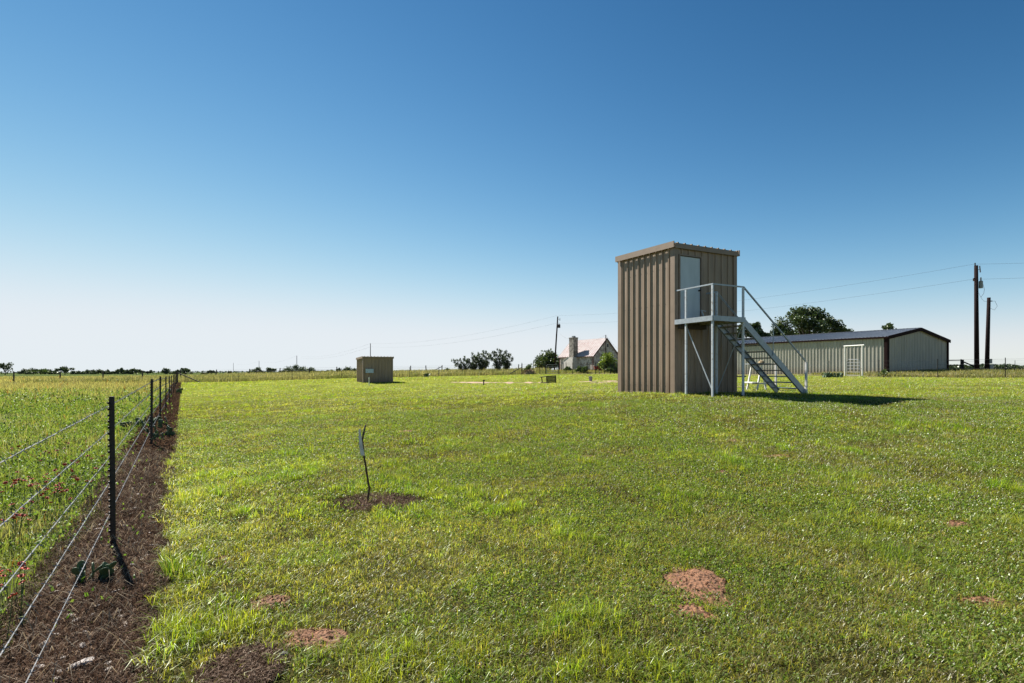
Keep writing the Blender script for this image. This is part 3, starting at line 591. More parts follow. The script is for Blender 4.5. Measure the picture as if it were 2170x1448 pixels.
    # loose latch bar by the door
    q = O + E1 * 1.10 + nF * .18
    MB().bar(z(q + E1 * .06, deck), z(q - E1 * .10, deck + .36), .03, .05, side=nF).bar(z(q - E1 * .10, deck + .36), z(q + E1 * .10, deck + .33), .02, .03, side=nF).build('latch_bar', M['galv_pole'], root)
make_stairs()

# ------------------------------------------------------------------ small shed
def make_shed():
    a = math.radians(28); e1 = hv(math.cos(a), math.sin(a)); e2 = hv(-math.sin(a), math.cos(a)); O = hv(-13.65, 47); L1, L2 = 2.7, 2.75
    root = thing('pump_shed', 'small low tan metal shed alone on the lawn', 'shed', (O.x, O.y, h1(O.x, O.y)))
    z0 = .1; zt = lambda b: 2.66 - .035 * b; lo = lambda t: V((0, 0, z0))
    MB().ribbed(O, e1, 0, L1, -e2, lo, lambda t: V((0, 0, zt(0))), phase=.17).build('front_wall', M['tan'], root)
    MB().ribbed(O + e2 * L2, -e2, 0, L2, -e1, lo, lambda t: V((0, 0, zt(L2 - t)))).build('side_wall', M['tan'], root)
    MB().ribbed(O + e1 * L1, e2, 0, L2, e1, lo, lambda t: V((0, 0, zt(t)))).build('side_wall', M['tan'], root)
    MB().ribbed(O + e1 * L1 + e2 * L2, -e1, 0, L1, e2, lo, lambda t: V((0, 0, zt(L2)))).build('back_wall', M['tan'], root)
    for p, q in ((0, 0), (L1, 0), (0, L2), (L1, L2)):
        MB().box(O + e1 * (p + (.02 if p == 0 else -.02)) + e2 * (q + (.02 if q == 0 else -.02)) + Zv * (z0 + (zt(q) - z0) / 2 - .01), e1, e2, Zv, .13, .13, zt(q) - z0 - .02).build('corner_trim', M['tan_trim'], root)
    oh = .08
    MB().ribbed(O - e1 * oh - e2 * oh, e1, 0, L1 + 2 * oh, Zv, lambda t: V((0, 0, zt(0) + .06)), lambda t: e2 * (L2 + 2 * oh) + V((0, 0, zt(L2) + .06)), phase=.2, rh=.045).build('roof', M['roof_tan'], root)
    for p in (-oh - .03, L1 + oh):
        s = O + e1 * p
        MB().prism([s - e2 * .1 + Zv * (zt(0) - .1), s + e2 * (L2 + .1) + Zv * (zt(L2) - .1), s + e2 * (L2 + .1) + Zv * (zt(L2) + .09), s - e2 * .1 + Zv * (zt(0) + .09)], e1 * .03).build('rake_board', M['tan_trim'], root)
    MB().box(O + e1 * L1 / 2 - e2 * (oh + .01) + Zv * (zt(0) - .02), e1, e2, Zv, L1 + 2 * oh - .02, .03, .15).build('eave_trim', M['tan_trim'], root)
    c = O + e1 * .52 - e2 * .19
    b = MB().box(c + Zv * 1.38, e1, e2, Zv, .68, .28, .34).build('electrical_box', M['bluebox'], root)
    MB().box(c + Zv * 1.565 , e1, e2, Zv, .72, .31, .03).build('lid', M['bluebox'], b)
    MB().box(c - e2 * .145 + e1 * -.22 + Zv * 1.33, e1, e2, Zv, .03, .02, .05).build('latch', M['black'], b)
make_shed()
p = gp(782, 43.2); MB().tube([p - Zv * .1, p + Zv * .62], .04, 10).tube([p + Zv * .6, p + Zv * .70], .06, 10).build('standpipe', M['white'], loc=p)
tag(bpy.data.objects['standpipe'], 'short pale capped pipe standing in front of the small shed', 'pipe')
p = gp(1025, 42.5); o = MB().tube([p - Zv * .1, p + Zv * .40], .05, 8).bar(p + V((-.08, 0, .40)), p + V((.13, 0, .42)), .12, .09).build('hydrant', M['black'], loc=p); tag(o, 'stubby black pipe with a bent head in the lawn', 'pipe')

# ------------------------------------------------------------------ barn
def make_barn():
    K = hv(32.2, 44); g = hv(.866, .5); a = hv(-.5, .866); W, L = 11.8, 24.0; ze, zr, z0 = 4.34, 5.27, .6
    root = thing('metal_barn', 'long low beige metal barn with dark brown trim and grey roof', 'barn', (K.x, K.y, h1(K.x, K.y)))
    lo = lambda t: V((0, 0, z0)); zg = lambda t: ze + (zr - ze) * (1 - abs(t - W / 2) / (W / 2))
    MB().ribbed(K + a * L, -a, 0, L, -g, lo, lambda t: V((0, 0, ze)), rh=.036, wb=.08).build('long_wall', M['barn'], root)
    MB().ribbed(K + g * W, a, 0, L, g, lo, lambda t: V((0, 0, ze))).build('long_wall', M['barn'], root)
    for o_, s in ((K, -a), (K + a * L, a)):
        w = MB()
        w.ribbed(o_, g, 0, W / 2, s, lo, lambda t: V((0, 0, zg(t))), phase=.15); w.ribbed(o_, g, W / 2, W, s, lo, lambda t: V((0, 0, zg(t))), phase=.15); w.build('gable_wall', M['barn'], root)
    oh = .16
    for s in (0, 1):
        A = K + a * (L + oh) + (g * -oh if s == 0 else g * (W + oh)); e = -a; dirn = g if s == 0 else -g; drop = oh * (zr - ze) / (W / 2)
        MB().ribbed(A, e, 0, L + 2 * oh, Zv, lambda t: V((0, 0, ze - drop + .05)), lambda t: dirn * (W / 2 + oh) + V((0, 0, zr + .05)), rh=.04, wb=.08).build('roof', M['barnroof'], root)
        MB().bar(A + Zv * (ze - .06), A + e * (L + 2 * oh) + Zv * (ze - .06), .03, .15, side=Zv).build('eave_trim', M['brown'], root)
        for q, ss in ((L + oh + .02, 1), (-oh - .02, -1)):
            p0 = K + a * q + (g * -oh if s == 0 else g * (W + oh)) + Zv * (ze - drop); p1 = K + a * q + g * (W / 2) + Zv * zr
            MB().prism([p0 - Zv * .20, p1 - Zv * .20, p1 + Zv * .09, p0 + Zv * .09], a * .05 * ss).build('rake_board', M['brown'], root)
    MB().bar(K + a * -oh + g * W / 2 + Zv * (zr + .085), K + a * (L + oh) + g * W / 2 + Zv * (zr + .085), .35, .02, side=Zv).build('ridge_cap', M['barnroof'], root)
    for q in (0, L):
        sg = -1 if q == 0 else 1
        MB().box(K + a * (q - sg * .06) - g * .05 + Zv * ((ze + z0) / 2 - .03), a, g, Zv, .24, .09, ze - z0 - .02).box(K + g * .08 + a * (q + sg * .055) + Zv * ((ze + z0) / 2 - .03), a, g, Zv, .09, .34, ze - z0 - .02).build('corner_trim', M['brown'], root)
        MB().box(K + g * (W - .03) + a * (q + sg * .05) + Zv * ((ze + z0) / 2 - .03), a, g, Zv, .12, .22, ze - z0 - .02).build('corner_trim', M['brown'], root)
make_barn()

# ------------------------------------------------------------------ stone house
def make_house():
    K = hv(12.8, 80); a = hv(-.498, .867); g = hv(.867, .498); L, W = 9.2, 5.0; z0, ze, zr = 1.0, 3.84, 6.5
    root = thing('stone_house', 'old limestone house with steep tin roof and tall chimney', 'house', (K.x, K.y, h1(K.x, K.y)))
    w = MB()
    def gp_(q, s): return [K + a * q + Zv * z0, K + a * q + g * W + Zv * z0, K + a * q + g * W + Zv * ze, K + a * q + g * W / 2 + Zv * zr, K + a * q + Zv * ze]
    w.prism(gp_(0, 0), a * .4); w.build('gable_wall', M['stone'], root)
    MB().prism(gp_(L - .4, 0), a * .4).build('gable_wall', M['stone'], root)
    MB().box(K + a * L / 2 + g * .2 + Zv * ((z0 + ze) / 2), a, g, Zv, L - .8, .4, ze - z0).build('long_wall', M['stone'], root)
    MB().box(K + a * L / 2 + g * (W - .2) + Zv * ((z0 + ze) / 2), a, g, Zv, L - .8, .4, ze - z0).build('long_wall', M['stone'], root)
    oh = .25; sl = (zr - ze) / (W / 2)
    for s in (0, 1):
        A = K + a * (L + .2) + (g * -oh if s == 0 else g * (W + oh)); dr = g if s == 0 else -g
        MB().ribbed(A, -a, 0, L + .4, Zv, lambda t: V((0, 0, ze - oh * sl + .06)), lambda t: dr * (W / 2 + oh) + V((0, 0, zr + .06)), pitch=.5, rh=.05, wb=.1, wt=.05).build('roof', M['redroof'], root)
        MB().bar(A + Zv * (ze - oh * sl - .0), A - a * (L + .4) + Zv * (ze - oh * sl - .0), .08, .09, side=Zv).build('gutter', M['redtrim'], root)
        for q in (-.21, L + .21):
            p0 = K + a * q + (g * -oh if s == 0 else g * (W + oh)) + Zv * (ze - oh * sl); p1 = K + a * q + g * W / 2 + Zv * zr
            MB().prism([p0 - Zv * .14, p1 - Zv * .14, p1 + Zv * .05, p0 + Zv * .05], a * .03).build('rake_board', M['redtrim'], root)
    MB().tube([K - g * .12 + a * .1 + Zv * z0, K - g * .12 + a * .1 + Zv * (ze - .2)], .07, 8).build('downpipe', M['redtrim'], root)
    MB().tube([K - g * .12 + a * (L - .1) + Zv * z0, K - g * .12 + a * (L - .1) + Zv * (ze - .2)], .07, 8).build('downpipe', M['redtrim'], root)
    c = MB().box(K + a * 4.9 - g * .3 + Zv * 4.1, a, g, Zv, 1.2, .9, 5.4)
    ch = c.build('chimney', M['stone_dark'], root)
    MB().box(K + a * 4.9 - g * .3 + Zv * 6.72, a, g, Zv, 1.28, .98, .16).build('chimney_crown', M['stone_dark'], ch)
    MB().box(K + a * 4.85 - g * .3 + Zv * 6.93, a, g, Zv, .5, .4, .25).build('flue', M['greybox'], ch)
    P = lambda t, p, z: K + a * t - g * p + Zv * z
    MB().prism([P(4.2, .0, z0), P(6.7, .0, z0), P(6.7, .0, 3.0), P(5.5, .0, 3.55), P(4.2, .0, 3.55)], -g * 1.0).build('chimney_base', M['stone_light'], ch)
    MB().prism([P(6.75, -.0, 3.02), P(5.5, -.0, 3.59), P(5.5, .0, 3.65), P(6.75, .0, 3.08)], -g * 1.05).build('chimney_shoulder', M['stone_light'], ch)
    for s, z, w_, h_ in ((1.6, 3.75, .34, .5), (2.75, 5.35, .36, .55), (1.5, 2.2, .6, 1.2)):
        f = MB().box(K + g * s - a * .01 + Zv * z, g, a, Zv, w_ + .16, .06, h_ + .16).build('window', M['stone_light'], root)
        MB().box(K + g * s - a * .035 + Zv * z, g, a, Zv, w_, .03, h_).build('pane', M['dark'], f)
    f = MB().box(K + a * 8.0 - g * .01 + Zv * 2.1, a, g, Zv, .7, .06, 1.3).build('window', M['stone_light'], root); MB().box(K + a * 8.0 - g * .035 + Zv * 2.1, a, g, Zv, .5, .03, 1.1).build('pane', M['dark'], f)
    q = K + g * (W + .05)
    MB().prism([q - a * .3 + Zv * 3.35, q + g * 3.2 - a * .3 + Zv * 2.85, q + g * 3.2 - a * .3 + Zv * 2.92, q - a * .3 + Zv * 3.42], a * 6).build('porch_roof', M['red'], root)
    for t in (0, 2.9, 5.6): MB().bar(q + g * 3.0 + a * t + Zv * z0, q + g * 3.0 + a * t + Zv * 2.86, .12, .12).build('porch_post', M['redtrim'], root)
make_house()

# ------------------------------------------------------------------ fences
def tpost(h=1.29, w=.042, stud=True):
    m = MB(); d = FD
    m.box(V((0, 0, h / 2 - .2)), X, Yv, Zv, w, .006, h + .4); m.box(V((0, .018, h / 2 - .2)), X, Yv, Zv, .006, .03, h + .4)
    if stud:
        for k in range(22): m.box(V((-w / 2 - .003, -.004, .12 + k * .053)), X, Yv, Zv, .010, .016, .020)
    me = m.build('post', M['black']); md = me.data; bpy.data.objects.remove(me); return md
TP = tpost(); TPF = tpost(1.29, .05, False); TPH = tpost(1.6, .075, False)
def wire(p, r, parent=None, barbs=0, name='wire', n=4, sag=0):
    m = MB(); pts = []
    for i in range(len(p) - 1):
        A, B = V(p[i]), V(p[i + 1]); k = 6 if sag else 1
        for j in range(k): t = j / k; pts.append(A.lerp(B, t) - Zv * sag * 4 * t * (1 - t))
    pts.append(V(p[-1])); m.tube(pts, r, n)
    if barbs:
        for i in range(len(p) - 1):
            A, B = V(p[i]), V(p[i + 1]); L = (B - A).length; d = (B - A) / L
            if A.y > 26: break
            for j in range(int(L / barbs)):
                c = A + d * (j + .5) * barbs; ang = random.uniform(0, PI)
                for q in (0, PI / 2):
                    u = FN * math.cos(ang + q) + Zv * math.sin(ang + q); m.tube([c - u * .015 - d * .004, c + u * .015 + d * .004], .0016, 4)
            m.tube([A.lerp(B, j / 40) + (FN * math.cos(j * 1.2) + Zv * math.sin(j * 1.2)) * r for j in range(41)], r * .8, 4) if A.y < 8 else None
    return m.build(name, M['wire' if barbs else 'cable'], parent)
ys = [-.95, 4.45, 9.95, 13.9, 18.8, 24.3, 29.2, 34.6, 40, 45.4, 50.8, 56]
fr = thing('barbed_wire_fence', 'near barbed wire fence on black steel posts along the brown strip', 'fence', (FA + FB * 4.45, 4.45, 0)); L0 = V(fr.location)
pp = []
for i, y in enumerate(ys):
    x = FA + FB * y; p = V((x, y, h1(x, y))); pp.append(p); o = link('post', TP if y < 30 else TPF, fr, p - L0)
    o.rotation_euler = (random.uniform(-.01, .01), random.uniform(-.012, .012) + (-.016 if i == 1 else 0), .1)
E = V((FA + FB * 61.5, 61.5, 0)); E.z = h1(E.x, E.y); pp.append(E)
MB().tube([E - Zv * .2, E + Zv * 1.45], .075, 8).build('corner_post', M['oldwood'], fr)
MB().tube([E + Zv * 1.2, E + hv(3.0, -.3) + Zv * .02], .055, 8).build('brace', M['blackwood'], fr)
for hgt in (1.21, .99, .76, .54, .26): wire([q + Zv * hgt - FN * .028 for q in pp], .0017, fr, .13)
def line_fence(name, label, pts, me, heights, cat='fence', posts=None, r=.006, lean=0):
    root = thing(name, label, cat, pts[0]); L = V(pts[0])
    for p in (posts or pts):
        o = link('post', me, root, V(p) - L); o.rotation_euler = (random.uniform(-1, 1) * lean, random.uniform(-1, 1) * lean, random.uniform(0, 3) if lean else 0)
    for h in heights: wire([V(p) + Zv * h for p in pts], r, root)
    return root
def woodpost(h, r):
    m = MB().tube([V((0, 0, -.3)), V((.01, 0, h * .5)), V((0, .01, h))], [r * 1.1, r, r * .9], 7).build('post', M['oldwood']); d = m.data; bpy.data.objects.remove(m); return d
WP = woodpost(1.35, .09)
# back fence along the lawn edge
bpts = [gp(px, Y) for px, Y in ((392, 61.6), (506, 61.8), (619, 62.4), (724, 66), (800, 66.8), (868, 67.2), (930, 68), (985, 68.6), (1043, 69.2), (1106, 70))]
r_ = line_fence('back_wire_fence', 'wire fence on thin steel posts along the back edge of the lawn', bpts, TPF, (.3, .6, .9, 1.2)); L = V(r_.location); q = bpts[-1]
MB().tube([q + hv(0, .06) - Zv * .2, q + hv(0, .06) + Zv * 1.45], .07, 8).build('corner_post', M['blackwood'], r_); MB().tube([q + Zv * 1.0, q + hv(-1.75, -.1) + Zv * .05], .05, 7).build('brace', M['blackwood'], r_)
lp = [(-60, 70), (29, 70), (127.5, 70), (217.4, 74), (302, 76), (382, 80)]
line_fence('field_fence', 'weathered wood post fence crossing the left meadow', [gp(a, b) for a, b in lp], WP, (.5, .85, 1.2), lean=.06)
lp = [(457.5, 90), (527, 90), (592, 89), (655, 84), (715, 88), (790, 92), (870, 92), (903, 92), (936, 92), (1000, 94), (1098, 95)]
r_ = line_fence('pasture_fence', 'leaning wood post fence in the tall grass beyond the back fence', [gp(a, b) for a, b in lp], WP, (.5, .9, 1.25), lean=.1)
q = gp(936, 92); MB().tube([q + Zv * 1.1, q + hv(-1.9, 0) + Zv * .15], .06, 6).build('brace', M['blackwood'], r_)
# house fence: taller steel posts with rails
hx = [1106, 1130, 1144, 1156.5]; hx2 = [1184, 1199.5, 1213.5, 1231, 1245.5, 1262, 1271, 1280.5, 1293, 1302, 1318, 1336]
for nm, lb, xs in (('steel_fence', 'black steel post fence between the brace post and the yard gate', hx), ('steel_fence', 'tall black steel post fence in front of the stone house', hx2)):
    ps = [gp(px, 70.2) for px in xs]; root = line_fence(nm, lb, ps, TPH, (.2, .4, .62, .85, 1.1, 1.38), r=.007, cat='fence')
def pipe_gate(name, label, p0, p1, h, nb, m, r=.022, z=.12, cat='gate', posts=None):
    root = thing(name, label, cat, p0); d = (V(p1) - V(p0)); u = d.normalized(); c = .12
    b = V((0, 0, z)); fr_ = [V(p0) + b, V(p0) + b + Zv * (h - c), V(p0) + b + Zv * h + u * c, V(p1) + b + Zv * h - u * c, V(p1) + b + Zv * (h - c), V(p1) + b, V(p0) + b]
    MB().tube(fr_, r, 8).build('frame', m, root)
    for k in range(1, nb): MB().tube([V(p0) + b + Zv * (h * k / nb), V(p1) + b + Zv * (h * k / nb)], r * .85, 8).build('rail', m, root)
    MB().bar((V(p0) + V(p1)) / 2 + b, (V(p0) + V(p1)) / 2 + b + Zv * h, .04, .02).build('stile', m, root)
    for pl in posts or (): MB().tube([V(pl) - Zv * .2, V(pl) + Zv * (h + .3)], .06, 8).build('gate_post', M['black'], root)
    return root
pipe_gate('yard_gate', 'silver pipe gate in the black fence left of the stone house', gp(1158.5, 70.2), gp(1182.5, 70.2), 1.2, 5, M['greybox'], posts=(gp(1156.8, 70.4), gp(1184.3, 70.4)))
pipe_gate('corral_fence', 'dark pipe panel standing before the stone house gable', gp(1242, 75), gp(1262, 75), 1.25, 5, M['black'])
# right fence along the barn
rp = [V((x, y, h1(x, y))) for x, y in ((40, 26.5), (34.6, 30.8), (31.8, 33), (29.6, 35.6), (27.6, 38.5), (26.2, 42.3), (25.2, 47), (24, 51.6), (22, 56.5), (18.5, 63), (15, 70))]
line_fence('barn_wire_fence', 'wire fence on black steel posts in front of the metal barn', rp, TPF, (.3, .6, .9, 1.2), r=.004)
lp = [gp(2010, 58), gp(2090, 58), gp(2151, 58), gp(2230, 57)]; line_fence('road_fence', 'thin wire fence behind the utility poles at the right', lp, TPF, (.5, .8, 1.1, 1.3), r=.006)
# white gate frame with tube gate
def make_arch():
    A = V((26.66, 41.0, h1(26.66, 41.0))); B = V((27.17, 39.7, h1(27.17, 39.7)))
    root = thing('white_gateway', 'white wooden gate frame with a tube gate before the barn', 'gateway', A); zt = 3.37
    MB().tube([A - Zv * .2, V((A.x, A.y, zt))], .05, 8).build('gate_post', M['white'], root); MB().tube([B - Zv * .2, V((B.x, B.y, zt))], .055, 8).build('gate_post', M['white'], root)
    u = (B - A); u.z = 0; u.normalize()
    MB().tube([V((A.x, A.y, zt + .02)) - u * .09, V((B.x, B.y, zt + .04)) + u * .14], .05, 8).build('crossbar', M['white'], root)
    g_ = MB(); p0 = A + u * .17 + Zv * .1; p1 = B - u * .18 + Zv * .1; h = 1.25
    g_.tube([p0, p0 + Zv * (h - .15), p0 + Zv * h + u * .14, p1 + Zv * (h - .02) - u * .14, p1 + Zv * (h - .17), p1, p0], .022, 8)
    for k in range(1, 5): g_.tube([p0 + Zv * h * k / 5, p1 + Zv * h * k / 5], .018, 8)
    gt = g_.build('tube_gate', M['greybox'], root); MB().box(B - u * .06 + Zv * .62, X, Yv, Zv, .08, .08, .08).build('latch', M['black'], gt)
make_arch()
# dark corral gate, right of the barn
def make_corral():
    p0, p1 = gp(2008, 50), gp(2037, 49); root = thing('corral_gate', 'black railed gate beside the right end of the barn', 'gate', p0)
    for k in (.2, .62, 1.1): MB().bar(p0 + Zv * k, p1 + Zv * k, .05, .08).build('rail', M['blackwood'], root)
    for q, w in ((p0, .1), (p1, .1)): MB().bar(q - Zv * .2, q + Zv * 1.18, w, .1).build('stile', M['blackwood'], root)
    q = gp(2040.5, 49); root = thing('brace_post', 'black fence post with a long brace beside the tall utility pole', 'post', q)
    MB().bar(q - Zv * .2, q + Zv * 1.15, .12, .12).build('post', M['blackwood'], root); MB().tube([q + Zv * .95, gp(2088, 47.5) + Zv * .05], .06, 8).build('brace', M['blackwood'], root)
make_corral()

# ------------------------------------------------------------------ poles and lines
def pole(label, base, top, r, parts=()):
    root = thing('utility_pole', label, 'utility pole', base, 'wooden utility poles'); MB().tube([V(base) - Zv * .3, V(base).lerp(V(top), .5), V(top)], [r * 1.15, r, r * .85], 12).build('shaft', M['wood'], root, smooth=True); return root
def transformer(root, c, r, h, m):
    t = MB().tube([c, c + Zv * h * .92, c + Zv * h], [r, r, r * .7], 14).build('transformer', m, root, smooth=False); MB().tube([c + Zv * h, c + Zv * (h + .28)], .05, 8).build('bushing', M['greybox'], t); return t
B1 = gp(2070, 43); T1 = at(2068.5, 563, 43); pl = pole('tall dark utility pole carrying a grey transformer right of the barn', B1, T1, .155)
c = at(2075.5, 611, 42.9); transformer(pl, c + hv(.12, 0), .14, .62, M['greybox']); MB().tube([T1 + hv(-.09, 0) - Zv * .2, T1 + hv(-.09, 0) + Zv * .22], .045, 8).build('insulator', M['black'], pl)
q = at(2076, 565, 43); MB().bar(T1 + Zv * -.35, q + hv(.05, 0) - Zv * .25, .03, .03).bar(q - Zv * .5 + hv(.06, 0), q + Zv * .05, .06, .05).build('cutout_fuse', M['black'], pl)
q = at(2063, 593, 43); MB().tube([q + hv(.18, 0) + Zv * .12, q + Zv * .1, q - Zv * .12], .05, 6).build('insulator', M['black'], pl)
MB().tube([c + hv(.26, 0) + Zv * .5, c + hv(.42, 0) - Zv * .1, c + hv(.36, 0) - Zv * .45, c + hv(.12, 0) - Zv * .75], .012, 5).build('drop_wire', M['cable'], pl)
B2 = gp(2091, 45.5); T2 = at(2095.5, 631, 45.5); ps = pole('shorter utility pole with meter boxes right of the tall pole', B2, T2, .15)
MB().tube([T2 + hv(.15, 0) - Zv * .35, T2 + hv(.55, 0) - Zv * .3, T2 + hv(.75, 0) - Zv * .75, T2 + hv(.5, 0) - Zv * 1.1, T2 + hv(.15, 0) - Zv * .95], .012, 5).build('drop_wire', M['cable'], ps)
MB().bar(T2 + hv(.1, 0) - Zv * .3, T2 + hv(.3, 0) - Zv * .3, .06, .06).build('insulator', M['black'], ps)
MB().box(B2 + hv(.2, -.1) + Zv * .95, X, Yv, Zv, .22, .2, .4).build('meter_box', M['greybox'], ps); MB().box(B2 + hv(.26, -.1) + Zv * .35, X, Yv, Zv, .3, .24, .6).build('meter_box', M['greybox'], ps)
Bm = gp(1174.5, 95); Tm = at(1182, 671, 95); pm = pole('leaning utility pole with a round transformer beside the stone house', Bm, Tm, .135)
c = at(1184.6, 695, 94.8); transformer(pm, c, .25, .65, M['black']); q = at(1186.5, 677, 95); MB().bar(Tm - Zv * .4, q - Zv * .2, .04, .04).bar(q - Zv * .25, q + Zv * .25, .08, .08).build('cutout_fuse', M['black'], pm)
Bs = gp(1284, 73.5); Ts = at(1283.8, 710, 73.5); pg = pole('thin dark pole in front of the stone house gable', Bs, Ts, .07)
far = []
for px, py, Y, lb in ((785, 728, 165, 'distant utility pole rising behind the small shed'), (629, 754, 300, 'far thin utility pole above the left brush, taller of the three'), (549, 765, 430, 'far thin utility pole above the tall grass, middle of the three'), (494.6, 769.5, 560, 'far thin utility pole, leftmost and smallest of the three')):
    b = gp(px, Y); t = at(px, py, Y); far.append(t); pole(lb, b, t, .12 if Y < 200 else .16)
def span(label, a, b, sag, r=.011):
    o = wire([a, b], r, None, 0, 'power_line', 5, 0); bpy.data.objects.remove(o)
    m = MB().tube([V(a).lerp(V(b), t) - Zv * sag * 4 * t * (1 - t) for t in (k / 24 for k in range(25))], r * .62, 5)
    tag(m.build('power_line', M['cable'], loc=a), label, 'power line', 'power lines')
u1, l1 = at(2064, 560, 43), at(2062, 592, 43); u2, l2 = at(1180.5, 669, 95), at(1179.5, 685, 95)
span('upper power line from the tall pole to the pole by the house', u1, u2, 1.0); span('lower power line from the tall pole to the pole by the house', l1, l2, 1.0)
span('upper power line running right from the tall pole', u1 + hv(.1, 0), at(2400, 545, 36), .1); span('lower power line running right from the tall pole', l1 + hv(.25, 0), at(2400, 575, 36), .1)
span('upper power line from the house pole to the pole behind the shed', u2, far[0], 1.6, .014); span('lower power line from the house pole to the pole behind the shed', l2, far[0] - Zv * 1.1, 1.6, .014)
span('upper power line beyond the pole behind the shed', far[0], far[1], 2.2, .02); span('lower power line beyond the pole behind the shed', far[0] - Zv * 1.1, far[1] - Zv * .8, 2.2, .02)
span('power line between the two farthest left poles', far[2], far[3], 2.5, .025); span('power line between the middle and taller far pole', far[1], far[2], 2.5, .025)
span('service wire from the transformer pole to the chimney end of the house', at(1181, 699, 95), at(1208, 717, 86), .5, .02); span('service wire from the thin gable pole along the house ridge', Ts, at(1222, 724, 88), .5, .012)
span('wire dropping right from the thin gable pole', Ts, at(1312, 741, 78), .2, .012); span('short drop wire between the two right poles', at(2074, 621, 43), T2 - Zv * .25, .35, .014)

# ------------------------------------------------------------------ small objects on the lawn
def make_stick():
    z = h1(SX, SY); k = SY / F; P = lambda px, py, d=0: V((SX + (px - 778) * k, SY + d, z + (1068 - py) * k))
    root = thing('bent_stick', 'bent rusty stake with a white strip tied on, standing in the lawn', 'stake', (SX, SY, z))
    MB().tube([P(777, 1076), P(780, 1054), P(783, 1038), P(780, 1024), P(775, 990), P(770, 960), P(769, 945), P(767, 930)], [.013, .012, .0115, .011, .0105, .0105, .010, .010], 9).build('shaft', M['rust'], root, smooth=True)
    MB().tube([P(768, 936), P(769.5, 924), P(774.5, 903)], [.0095, .0105, .009], 9).build('fork', M['oldwood'], root, smooth=True)
    s = MB(); pts = [(762.6, 911, 4), (764, 930, 6), (766, 948, 7.5), (769.5, 967, 8.2)]; F_ = []
    for px, py, w in pts:
        for dd in (-.016, -.0135): s.v += [P(px - w / 2, py, dd), P(px + w / 2, py, dd)]
    for i in range(3):
        b = i * 4; s.f += [(b, b + 1, b + 5, b + 4), (b + 2, b + 6, b + 7, b + 3), (b, b + 4, b + 6, b + 2), (b + 1, b + 3, b + 7, b + 5)]
    s.f += [(0, 2, 3, 1), (12, 13, 15, 14)]
    st = s.build('white_strip', M['white'], root); MB().tube([P(768.5, 955, -.017), P(768.5, 955, -.02)], .004, 8).build('nail', M['black'], st)
make_stick()
def make_bench():
    p = gp(1163, 45.5); k = 45.5 / F; z = p.z; P = lambda px, py, d=0: V(((px - CX) / F * 45.5, 45.5 + d, z + (811.5 - py) * k))
    root = thing('wooden_bench', 'dark wooden slatted bench lying on the lawn by the dirt path', 'bench', p)
    m = MB()
    for i in range(5): m.bar(P(1158, 810 - i * 2.95), P(1178.6, 809.3 - i * 3.05), .03, .105, side=Zv)
    m.build('slats', M['blackwood'], root); MB().bar(P(1159, 811, .06), P(1158.2, 797, .06), .08, .08).bar(P(1178, 811, .06), P(1177, 795.8, .06), .08, .08).build('frame', M['blackwood'], root)
    MB().bar(P(1144, 799.6, .3), P(1159, 798.2, .3), .6, .055, side=Zv).build('seat', M['blackwood'], root); MB().bar(P(1148.3, 800, .1), P(1149.6, 811, .1), .06, .06).build('leg', M['blackwood'], root)
    MB().bar(P(1145.5, 811, .1), P(1159, 811, .1), .06, .05).build('rail', M['blackwood'], root); MB().bar(P(1148.3, 800, .55), P(1149.6, 811, .55), .06, .06).build('leg', M['blackwood'], root)
make_bench()
p = gp(1251.5, 46); t = thing('bucket', 'grey metal bucket on the pale dirt near the steel fence', 'bucket', p)
MB().tube([p + Zv * .0, p + Zv * .04, p + Zv * .44, p + Zv * .46, p + Zv * .44, p + Zv * .1], [.10, .13, .17, .18, .155, .11], 16).build('body', M['greybox'], t); MB().tube([p + Zv * .43 + hv(-.17, 0), p + Zv * .5 + hv(-.26, -.02), p + Zv * .44 + hv(-.36, -.04)], .012, 6).build('handle', M['black'], t)
def make_table():
    Y = 21.7; p = gp(1606, Y); z = p.z; P = lambda px, py, d=0: V(((px - CX) / F * Y, Y + d, z + (829 - py) * Y / F))
    root = thing('shooting_table', 'small white legged table with a side seat seen under the stairs', 'table', p)
    MB().bar(P(1603.7, 830), P(1614.5, 773.5), .06, .06).build('leg', M['white'], root); MB().bar(P(1636, 831, .5), P(1625, 773.5, .5), .06, .06).build('leg', M['white'], root); MB().bar(P(1603.7, 830, .9), P(1614.5, 773.5, .9), .06, .06).build('leg', M['white'], root)
    MB().box(P(1617, 772.5, .45), X, Yv, Zv, .60, 1.1, .04).build('table_top', M['greybox'], root); MB().box(P(1600.5, 812.5, .45), X, Yv, Zv, .30, 1.0, .04).build('seat', M['white'], root)
    MB().bar(P(1594, 814.5, .1), P(1634, 814.5, .1), .04, .06).build('crosspiece', M['white'], root)
    q = P(1616, 770.5, .1); o = MB().tube([q - Zv * .02, q, q + Zv * .07, q + Zv * .1], [.10, .13, .10, .03], 9).build('sandbag', M['straw'], loc=q); tag(o, 'small tan sandbag resting on the white legged table', 'sandbag')
make_table()
p = gp(1559, 47.5); q = gp(1581, 47); o = MB().tube([p + Zv * .06, q + Zv * .06], .07, 8).build('black_pipe', M['black'], loc=p); tag(o, 'black pipe lying on the grass near the barn wall', 'pipe')
